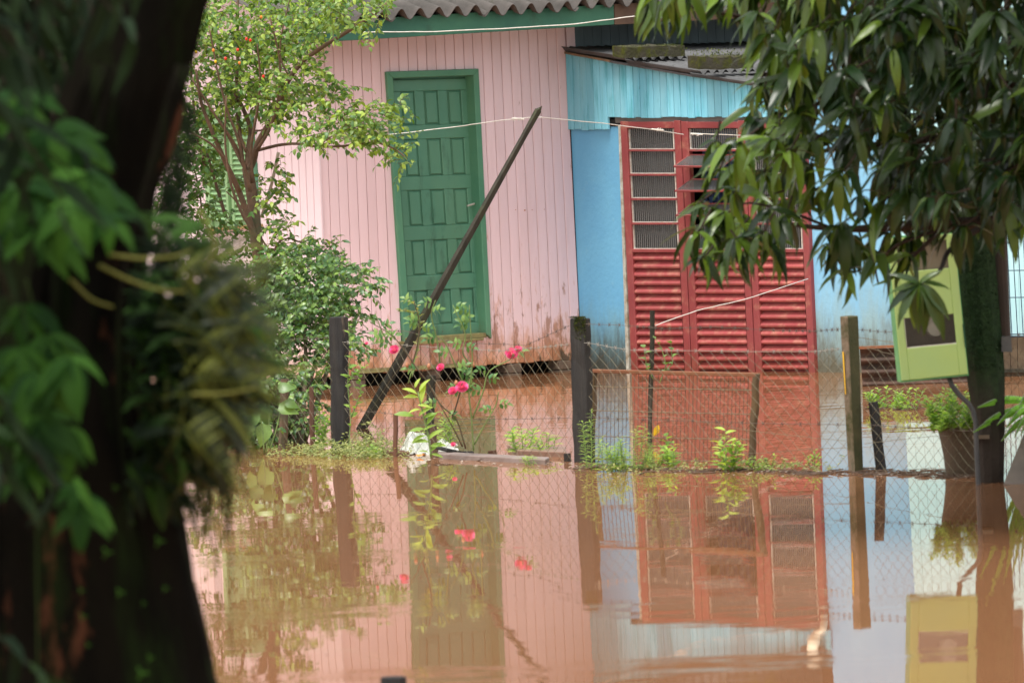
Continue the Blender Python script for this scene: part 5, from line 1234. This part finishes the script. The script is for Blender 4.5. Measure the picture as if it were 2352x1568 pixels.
# long plank, brown board, black pipe
def plank(poly, z, th, nm, m, lab, cat='plank'):
    fr = [W(x, y, z) for x, y in poly]; o = MB().prism(fr, [q-Vector((0, 0, th)) for q in fr]).build(nm, m, base=fr[0], bevel=.004); tag(o, lab, cat)
plank([(1005, 1036), (1262, 1049), (1252, 1055), (1010, 1042)], .028, .05, 'plank', m_plank, 'long wet grey plank lying along the foot of the fence')
plank([(1165, 1020), (1300, 1024), (1300, 1038), (1190, 1034)], .03, .05, 'flat_board', mat('wet_brown_board', (.20, .115, .08), None, rough=.35), 'flat reddish brown board lying behind the fence left of the mossy-topped post', 'board')
plank([(860, 1031), (940, 1034), (940, 1038), (860, 1036)], .02, .04, 'dark_plank', m_woodb, 'short dark plank end left of the white plastic sheet')
b = MB(); b.tube([W(1000, 1026, .05), W(1030, 1034, .04), W(1065, 1040, .02), W(1085, 1040, .01)], .012, 6); tag(b.build('black_hose', m_woodd, base=W(1040, 1035)), 'short black hose lying behind the stub post', 'hose')
# white plastic sheet
n1, n2 = 34, 16; vs = []; fs = []
for j in range(n2+1):
    for i in range(n1+1):
        u, v = i/n1, j/n2; x = lerp(925, 1052, u)+6*math.sin(v*5+u*3); y = lerp(1022, 1044, v)
        p = W(x, y); hgt = .13*math.sin(math.pi*v)**.7*(math.exp(-((u-.22)/.2)**2)+.45*math.exp(-((u-.7)/.25)**2))*(.8+.35*math.sin(u*23+v*7)*math.sin(v*11+u*5))
        p.z = max(-.01, hgt+.012*math.sin(u*41+v*17)); vs.append(p)
for j in range(n2):
    for i in range(n1): q = j*(n1+1)+i; fs.append((q, q+1, q+n1+2, q+n1+1))
tag(MB().add(vs, fs).build('plastic_sheet', m_bag, base=W(985, 1036), smooth=False), 'crumpled white plastic sheet caught around the stub post', 'plastic sheet')
b = MB(); p = W(968, 1050); vs = [p+Vector((math.cos(i*1.05)*.035, math.sin(i*1.05)*.02, .012*(i % 2)+.006)) for i in range(6)]; b.add(vs, [tuple(range(6))]); tag(b.build('fallen_leaf', mat('orange_dead_leaf', (.6, .2, .03), None), base=p), 'orange dead leaf floating below the white plastic sheet', 'leaf')
yo = bpy.data.objects.new('yellow_leaf', leaf_mesh('yellow_leaf', (.05, .22, .26, .18, .02), m_yel, 0, bend=.8)); C.objects.link(yo); yo.matrix_world = lmat(P(1610, 975, 28.6), Vector((-.35, -.1, -1)), Vector((.3, -1, .3)), .075)
tag(yo, 'single bright yellow leaf caught beside the thin grey stake', 'leaf')
yo.matrix_world = lmat(P(1512, 976, W(1494, 1018).y-.1), Vector((-.35, -.1, -1)), Vector((.3, -1, .3)), .075)

# ================================================================== RIGHT TREE with long drooping leaves
rt = thing('broad_leafed_tree', 'large dark tree with long drooping glossy leaves filling the upper right', 'tree', W(2620, 1250))
v_mg = leafset('long_leaf', (.02, .085, .12, .13, .11, .06, .005), m_lmango, (.0, .1, .2, .35, .5, .15, .75, .95), bend=1.1, fold=.4, segs=6, wave=.03)
v_mg += [leaf_mesh('long_leaf', (.02, .085, .115, .12, .10, .06, .005), m_lmango, 1.0, bend=.5, segs=6)]
mats = []; tw = MB()
def rosette(x, y, Y, n=None, L=.20, sgn=None, young=False):
    dk = x > 1930 and y < 520  # upper-right leaves get dark tints in place of canopy shade
    c_ = P(x, y, Y); n = n or random.randint(8, 13); L *= random.uniform(.72, 1.12); ph = random.random()*6
    ax = Vector((random.uniform(-.9, .3) if sgn is None else sgn, random.uniform(-.7, .3), random.uniform(-.35, .25)))
    tw.tube([c_-ax*.16+Vector((0, 0, .05)), c_-ax*.06+Vector((0, 0, .01)), c_], [.005, .004, .003], 4, cap=False)
    for i in range(n):
        an = ph+i*2.4; t = i/n
        d = Vector((math.cos(an)*.75, math.sin(an)*.6, 0))+ax*.7; d.z = random.uniform(-1.0, .5)-.1*t
        vi = random.randrange(6)
        r = random.random()
        if r < .14: vi = 6
        elif r < .22: vi = 7
        elif r < .24: vi = 8
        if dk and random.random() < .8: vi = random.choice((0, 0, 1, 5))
        mats.append((lmat(c_-ax*random.uniform(0, .07), d, Vector((0, -.35, 1))+rdir()*.45, L*random.uniform(.45, 1.2)), vi))
hand = [(1500, 5), (1515, 30), (1535, 10), (1560, 35), (1590, 10), (1640, 15), (1690, 20), (1740, 50), (1770, 95), (1790, 30), (1780, 140), (1810, 160), (1830, 90), (1850, 190), (1620, 0), (1720, 0), (1560, 0),
        (1640, 350), (1680, 355), (1720, 370), (1770, 345), (1800, 370), (1700, 400), (1750, 420), (1650, 410), (1690, 450), (1740, 470), (1800, 430), (1840, 400), (1620, 500), (1660, 500), (1700, 520), (1760, 500), (1800, 520), (1600, 560), (1640, 570), (1690, 560), (1740, 560), (1610, 605), (1665, 600), (1715, 595), (1765, 575), (1830, 470),
        (1745, 215), (1780, 200), (1760, 230), (1800, 220), (1830, 215), (1760, 130), (1735, 290), (1790, 310), (1820, 330), (1880, 330), (1860, 400), (1870, 450), (1930, 420), (1980, 470), (2020, 500), (2200, 540), (2260, 530), (2320, 520), (2340, 500), (1725, 265), (1780, 280), (1830, 280), (1850, 340), (1870, 250), (1800, 320),
        (1900, 590), (1935, 600), (1960, 560), (1985, 590), (1925, 540), (2010, 610), (2040, 560), (2090, 560), (2130, 530), (1950, 640), (2075, 600)]
for (x, y) in hand: rosette(x+random.uniform(-6, 6), y+random.uniform(-6, 6)-18, random.uniform(22.3, 23.7), L=.17)
def inside(x, y, poly):
    c_ = False; n = len(poly)
    for i in range(n):
        x1, y1 = poly[i]; x2, y2 = poly[(i+1) % n]
        if (y1 > y) != (y2 > y) and x < (x2-x1)*(y-y1)/(y2-y1)+x1: c_ = not c_
    return c_
dense = [(1790, -120), (2560, -120), (2560, 500), (2330, 480), (2150, 480), (2060, 440), (1980, 370), (1930, 300), (1880, 260), (1800, 230), (1800, 100)]
for kk in range(4): rosette(random.uniform(1590, 1860), random.uniform(335, 560), random.uniform(22.6, 24), L=.16)
k = 0
while k < 420:
    x = random.uniform(1780, 2560); y = random.uniform(-120, 500)
    if not inside(x, y, dense): continue
    rosette(x, y, random.uniform(21.8, 25.2), L=.19); k += 1
# unseen crown above the frame, added to shade the leaves below
for k in range(800):
    x = random.uniform(1500, 3300); y = random.uniform(-1500, -120) if x < 2500 else random.uniform(-1500, 500)
    if x < 2000 and y < -700: continue
    rosette(x, y, random.uniform(20.5, 26.5), n=8, L=.24)
# bottom hanging cluster by the meter box: larger, nearer leaves
for (dx, dz, L_) in ((-.9, -.2, .17), (-.7, -.6, .19), (-.2, -1, .20), (.25, -1, .21), (.55, -.8, .25), (.7, -.55, .19), (-1, .1, .12), (.2, .3, .10), (-.3, .25, .12), (-.5, -.9, .18), (0, -1, .15), (.9, .2, .12)):
    mats.append((lmat(P(2112, 652, 21.8), Vector((dx, -.25, dz)), Vector((0, -.8, .7))+rdir()*.25, L_), random.choice((0, 1, 2, 3, 6))))
foliage(rt, v_mg, mats, 300)
def rlimb(pts, w0, w1, Y0=23.5, Y1=23.5): limb(pts, w0, w1, Y0, Y1, m=m_bark2, parent=rt)
rlimb([(2640, 480), (2450, 512), (2338, 510), (2162, 514), (2030, 521), (1969, 527), (1841, 521), (1760, 500)], 46, 5)
rlimb([(2300, 510), (2241, 527), (2175, 576), (2162, 624), (2112, 650)], 18, 7, 23.5, 21.9)
rlimb([(2175, 515), (2092, 593), (2061, 646)], 11, 5); rlimb([(2180, 520), (2052, 562), (2008, 615), (2017, 650)], 9, 4)
rlimb([(2620, 300), (2300, 180), (2050, 90), (1860, 50), (1700, 40), (1560, 10)], 34, 4, 24, 23); rlimb([(2300, 300), (2050, 330), (1900, 340), (1760, 400), (1640, 380)], 18, 4, 24, 23)
rlimb([(2050, 90), (1900, 200), (1850, 290), (1800, 340)], 12, 4, 23.8, 23); rlimb([(1900, 520), (1800, 480), (1700, 460), (1640, 520)], 8, 3, 23.3, 23)
limb([(2900, 1600), (2850, 1200), (2780, 800), (2680, 400), (2640, 0), (2600, -500)], 260, 110, 23.5, 23.8, m=m_bark2, parent=rt, name='trunk', n=12)
tw.build('twigs', m_bark2, rt, kind='stuff')

# ================================================================== LEFT FOREGROUND TREE (out of focus)
lt = thing('foreground_tree', 'huge dark mossy tree trunk out of focus along the left edge', 'tree', (P(200, 1568, 12).x, 12, -.1))
spine = [(450, -700, 150), (420, -350, 140), (400, -150, 135), (340, 30, 132), (300, 150, 138), (255, 300, 146), (205, 450, 150), (175, 600, 160), (150, 800, 185), (150, 1000, 225), (165, 1200, 262), (180, 1400, 285), (200, 1600, 310), (215, 1900, 350), (230, 2300, 420)]
vs = []; fs = []; NS = 40; rings = []
for i in range(len(spine)-1):
    for k in range(4): t = k/4; rings.append(tuple(lerp(spine[i][j], spine[i+1][j], t) for j in range(3)))
for ri, (x, y, r) in enumerate(rings):
    c_ = P(x, y, 12.2)
    for j in range(NS):
        an = 2*math.pi*j/NS
        rr = r/1000*(1+.05*math.sin(an*5+ri*.11)+.04*math.sin(an*9-ri*.2)+.02*math.sin(an*17+ri*.7)+random.uniform(-.012, .012))
        vs.append(c_+Vector((math.cos(an)*rr, math.sin(an)*rr, 0)))
for i in range(len(rings)-1):
    for j in range(NS): fs.append((i*NS+j, (i+1)*NS+j, (i+1)*NS+(j+1) % NS, i*NS+(j+1) % NS))
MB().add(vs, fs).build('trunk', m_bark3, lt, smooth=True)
# strands of root/bark along the trunk
for k in range(7):
    x0 = random.uniform(60, 400); pts = []
    for i in range(7): y = 150+i*260; pts.append((np.interp(y, [s_[1] for s_ in spine], [s_[0] for s_ in spine])+ (x0-240)*.9*(1+.35*i/6)+random.uniform(-14, 14), y))
    limb(pts, random.uniform(14, 30), random.uniform(18, 36), Y0=12.0, m=m_bark3, parent=lt, name='root_strand', n=6)
# dark background branches of the same tree (upper left) and an unseen crown added for shade
v_dk = leafset('needle_spray', (.02, .10, .12, .08, .01), m_ldark, (.0, .3, .7, 1.0), bend=.6, segs=3)
mats = []; tw = MB()
for k in range(520):
    x = random.uniform(-160, 270); y = random.uniform(-150, 700)
    if x > 120 and y > 420: continue
    twigclump(mats, tw, P(x, y, random.uniform(12.8, 14)), Vector((random.uniform(-.5, .5), random.uniform(-.5, .5), -1)), 9, .075, .22, 4, droop=0)
for k in range(150):    # fine dark sprays hanging right of the trunk
    y = random.uniform(200, 620); x = np.interp(y, (200, 400, 620), (395, 370, 345))+abs(random.gauss(0, 22))
    twigclump(mats, tw, P(x, y, random.uniform(12.2, 12.8)), Vector((random.uniform(-.2, .6), 0, -1)), 9, .022, .07, 4, droop=0)
for k in range(700):    # unseen crown overhead, added to darken the trunk
    x = random.uniform(-1600, 900); y = random.uniform(-1500, -130)
    if x > 200 and y > -520-(x-200)*.5: continue
    twigclump(mats, tw, P(x, y, random.uniform(9.5, 14.5)), Vector((random.uniform(-1, 1), random.uniform(-.5, .5), -.6)), 9, .12, .3, 4)
for k in range(260):    # unseen crown at left, added as more shade
    twigclump(mats, tw, P(random.uniform(-1300, -60), random.uniform(-200, 1500), random.uniform(10, 14)), Vector((random.uniform(-1, 1), random.uniform(-.5, .5), -.6)), 9, .13, .3, 4)
foliage(lt, v_dk, mats, 0); tw.build('twigs', m_bark2, lt, kind='stuff')
# ---- broad soft leaves of an epiphyte on the trunk
ep = thing('climbing_epiphyte', 'climber with soft mid green leaves hanging over the left edge of the trunk', 'climbing plant', P(90, 700, 11.5))
v_ep = leafset('soft_leaf', (.03, .15, .19, .17, .10, .01), m_lfore, (.0, .15, .3, .55, .8, 1.0), bend=.7, segs=5)
mats = []
def whorl(x, y, Y, n, L, zb=-.5, m_=mats):
    c_ = P(x, y, Y); ph = random.random()*6
    for i in range(n):
        an = ph+i*2*math.pi/n+random.uniform(-.3, .3); d = Vector((math.cos(an), math.sin(an)*.45-.2, math.sin(an)*.7+zb+random.uniform(-.2, .2)))
        m_.append((lmat(c_, d, Vector((0, -.8, .8))+rdir()*.3, L*random.uniform(.7, 1.15)), random.randrange(6)))
for (x, y, n, L_) in ((20, 235, 7, .10), (60, 215, 5, .09), (120, 300, 8, .12), (170, 320, 7, .12), (60, 345, 8, .13), (200, 400, 7, .12), (110, 420, 9, .14), (40, 430, 7, .13), (170, 470, 7, .12), (235, 440, 5, .11), (90, 520, 6, .12), (20, 520, 6, .12),
                      (250, 500, 5, .09), (140, 560, 5, .10)):
    whorl(x, y, random.uniform(11.3, 11.7), n, L_*.9)
for (x, y, n, L_) in ((60, 700, 6, .12), (110, 770, 8, .15), (50, 800, 7, .15), (160, 820, 6, .14), (90, 860, 7, .14), (30, 980, 6, .13), (90, 960, 7, .15), (150, 980, 5, .13), (60, 1060, 6, .12), (190, 1150, 8, .11), (170, 1110, 4, .09), (20, 880, 6, .12)):
    whorl(x, y, random.uniform(11.25, 11.6), n, L_*.88, zb=-.8)
foliage(ep, v_ep, mats, 300, name='leaf')
m_estem = mat('dark_green_stem', (.03, .05, .012), None, rough=.8, spec=.1)
for pts in ([(0, 330), (80, 350), (150, 380), (250, 430)], [(20, 200), (60, 300), (90, 420), (120, 520)], [(60, 640), (90, 760), (110, 860), (150, 980), (185, 1110)], [(30, 700), (50, 860), (60, 1000)]):
    limb(pts, 7, 5, Y0=11.62, m=m_estem, parent=ep, name='stem')
# hanging thin vine
limb([(80, 1080), (84, 1250), (88, 1568), (90, 1700)], 4, 3, Y0=11.6, m=m_estem, parent=ep, name='stem')
# ---- fern clump with olive blades bulging right of the trunk
fc = thing('fern_clump', 'blurred clump of olive blades and dark fronds jutting right from the trunk', 'fern', P(430, 820, 11.7))
v_bl = leafset('blade', (.012, .035, .045, .035, .005), m_lblade, (.0, .1, .3, .6, .9), bend=.9, segs=6, fold=.3)
v_bd = leafset('frond_leaf', (.03, .12, .16, .12, .01), m_lfdark, (.0, .1, .4, 1.0), bend=.7, segs=4)
mb_, md_ = [], []
for k in range(230):
    y = random.uniform(600, 1050); x = random.uniform(340, 480); an = random.gauss(.0, .55)
    L_ = random.uniform(.12, .25) if y < 950 else random.uniform(.06, .13)
    mb_.append((lmat(P(x, y, random.uniform(11.5, 12)), Vector((math.cos(an), random.uniform(-.3, .2), math.sin(an)+.12)), Vector((0, -.4, 1))+rdir()*.4, L_), random.randrange(2) if random.random() < .84 else random.choice((2, 3, 4))))
for (x0, y0, x1, y1) in ((470, 935, 665, 760), (470, 900, 660, 850), (500, 880, 650, 870), (420, 860, 560, 640), (520, 850, 675, 800), (480, 960, 630, 900), (430, 930, 600, 930)):
    a_ = P(x0, y0, 11.6); c_ = P(x1, y1, 11.6); mb_.append((lmat(a_, c_-a_, Vector((0, -.6, 1)), (c_-a_).length*1.05), 4))
for k in range(1500):
    x = random.uniform(300, 620); y = random.uniform(480, 1130)
    xm = np.interp(y, (480, 560, 700, 800, 900, 1000, 1130), (380, 500, 590, 620, 590, 530, 430))
    if x > xm-abs(random.gauss(0, 45)) : continue
    if y < 640 and random.random() < .55: continue
    an = random.uniform(-1.2, 1.0)
    md_.append((lmat(P(x-20, y, random.uniform(11.6, 12.3)), Vector((math.cos(an), random.uniform(-.4, .3), math.sin(an)-.1)), Vector((0, -.5, 1))+rdir()*.5, random.uniform(.05, .11)), random.choice((2, 3, 3)) if x > xm-70 and y < 800 else random.choice((0, 0, 1, 2, 3))))
for k in range(280):   # lower, browner hanging part
    x = random.gauss(455, 60); y = random.uniform(860, 1190)
    if x < 300 or x > 600-(y-860)*.22: continue
    mb_.append((lmat(P(x, y-30, random.uniform(11.6, 12.2)), Vector((random.uniform(-.3, .5), random.uniform(-.3, .3), -1)), rdir()+Vector((0, -1, 0)), random.uniform(.05, .11)), random.choice((0, 0, 0, 1, 2))))
for (x0, y0, dx, dy, n_) in ((420, 700, 200, -140, 26), (430, 760, 215, -60, 26), (440, 820, 215, -50, 28), (440, 880, 200, 10, 26), (430, 940, 165, 70, 22), (400, 640, 170, -150, 22), (420, 980, 130, 130, 20), (450, 800, 190, -110, 24), (440, 860, 190, -20, 24), (400, 600, 140, -90, 18), (460, 720, 150, -170, 20)):
    for j in range(n_):
        t = (j+1)/n_; x = x0+dx*t; y = y0+dy*t+70*t*t*(1 if dy < 0 else .3); p = P(x, y, 11.55+.1*math.sin(x0+y0))
        for s_ in (-1, 1):
            mb_.append((lmat(p, Vector((.6, -.15, s_*.8-.2)), Vector((0, -1, .3))+rdir()*.3, random.uniform(.04, .075)*(1.15-.7*t)), random.choice((1, 2, 2, 3, 4))))
foliage(fc, v_bl, mb_, 150, name='blade', bulk='blades'); foliage(fc, v_bd, md_, 150, name='frond_leaf', bulk='frond_leaves')
for pts in ([(227, 609), (300, 645), (370, 668), (425, 670)], [(250, 585), (330, 595), (400, 590), (440, 575)], [(160, 640), (210, 690), (260, 705)], [(440, 905), (520, 905), (590, 890)], [(455, 480), (500, 560), (470, 620)]):
    limb(pts, 9, 5, Y0=11.45, m=mat('olive_stem', (.13, .13, .02), None) if 'olive_stem' not in bpy.data.materials else bpy.data.materials['olive_stem'], parent=fc, name='stem')
b = MB()
for k in range(60):
    x = random.uniform(350, 545); y = random.uniform(880, 1080); L_ = random.uniform(60, 170)*(1 if x < 520 else .6); p0 = P(x, y, 11.9); p1 = P(x+random.uniform(-12, 12), y+L_, 11.9)
    b.tube([p0, (p0+p1)/2+Vector((random.uniform(-.01, .01), 0, 0)), p1], [.004, .006, .002], 4)
b.build('dry_fibres', m_dry, fc, kind='stuff')
limb([(520, 1080), (530, 1200), (528, 1400), (532, 1500)], 5, 3, Y0=11.9, m=m_dry, parent=fc, name='hanging_root'); limb([(490, 1080), (485, 1200), (500, 1320), (505, 1400)], 6, 3, Y0=11.9, m=m_dry, parent=fc, name='hanging_root')
# little sprouts and lichens on the trunk
sp_ = thing('trunk_sprouts', 'tiny pale green sprouts dotted over the lower trunk', 'sprout', P(250, 1350, 11.9))
for (x, y, s_) in ((245, 1268, 16), (365, 1242, 15), (275, 1360, 13), (186, 1355, 9), (202, 1480, 8), (345, 1510, 10), (325, 1545, 18), (78, 1530, 13), (380, 1350, 9), (265, 1120, 10), (300, 1200, 9), (190, 1415, 10), (330, 1385, 7)):
    ms2 = []
    for k in range(6): an = k*1.047; ms2.append((lmat(P(x, y, 11.86), Vector((math.cos(an), -.2, math.sin(an))), Vector((0, -1, 0)), s_/1000), 4+random.randrange(2)))
    T_ = Matrix.Translation(-Vector(sp_['_w']))
    for mt_, vi in ms2[:6:2]:
        o = bpy.data.objects.new('sprout_leaf', v_ep[vi]); C.objects.link(o); o.parent = sp_; o.matrix_local = T_ @ mt_

# ---- the far wooded bank beyond the houses
fb = sheet('far_bank', -160, 160, 70, 130, 24, 6, lambda x, y: -.6+max(0, (y-78))*.09, m_mud); fb['kind'] = 'structure'; fb['label'] = 'low far bank behind the houses'
far = thing('distant_woods', 'distant wooded bank closing the view behind the houses', 'woods', (0, 90, 0)); far['kind'] = 'stuff'
mats = []
for k in range(9000):
    x = random.uniform(-110, 110); h = 7+3*math.sin(x*.21)+2*math.sin(x*.57+1)+1.5*math.sin(x*1.3)
    mats.append((lmat((x, 84+random.uniform(-4, 8), random.uniform(.1, 1)**.8*h), rdir(), Vector((0, -1, .6))+rdir()*.5, random.uniform(.8, 1.8)), random.randrange(7)))
foliage(far, leafset('far_spray', (.1, .35, .4, .3, .05), m_lshr, (.0, .05, .1, .2, .3, .45, .6), bend=.4, segs=2), mats, 0)
# ---- tidy: drop helper properties
for o in bpy.data.objects:
    if '_w' in o: del o['_w']
print('objects', len(bpy.data.objects))
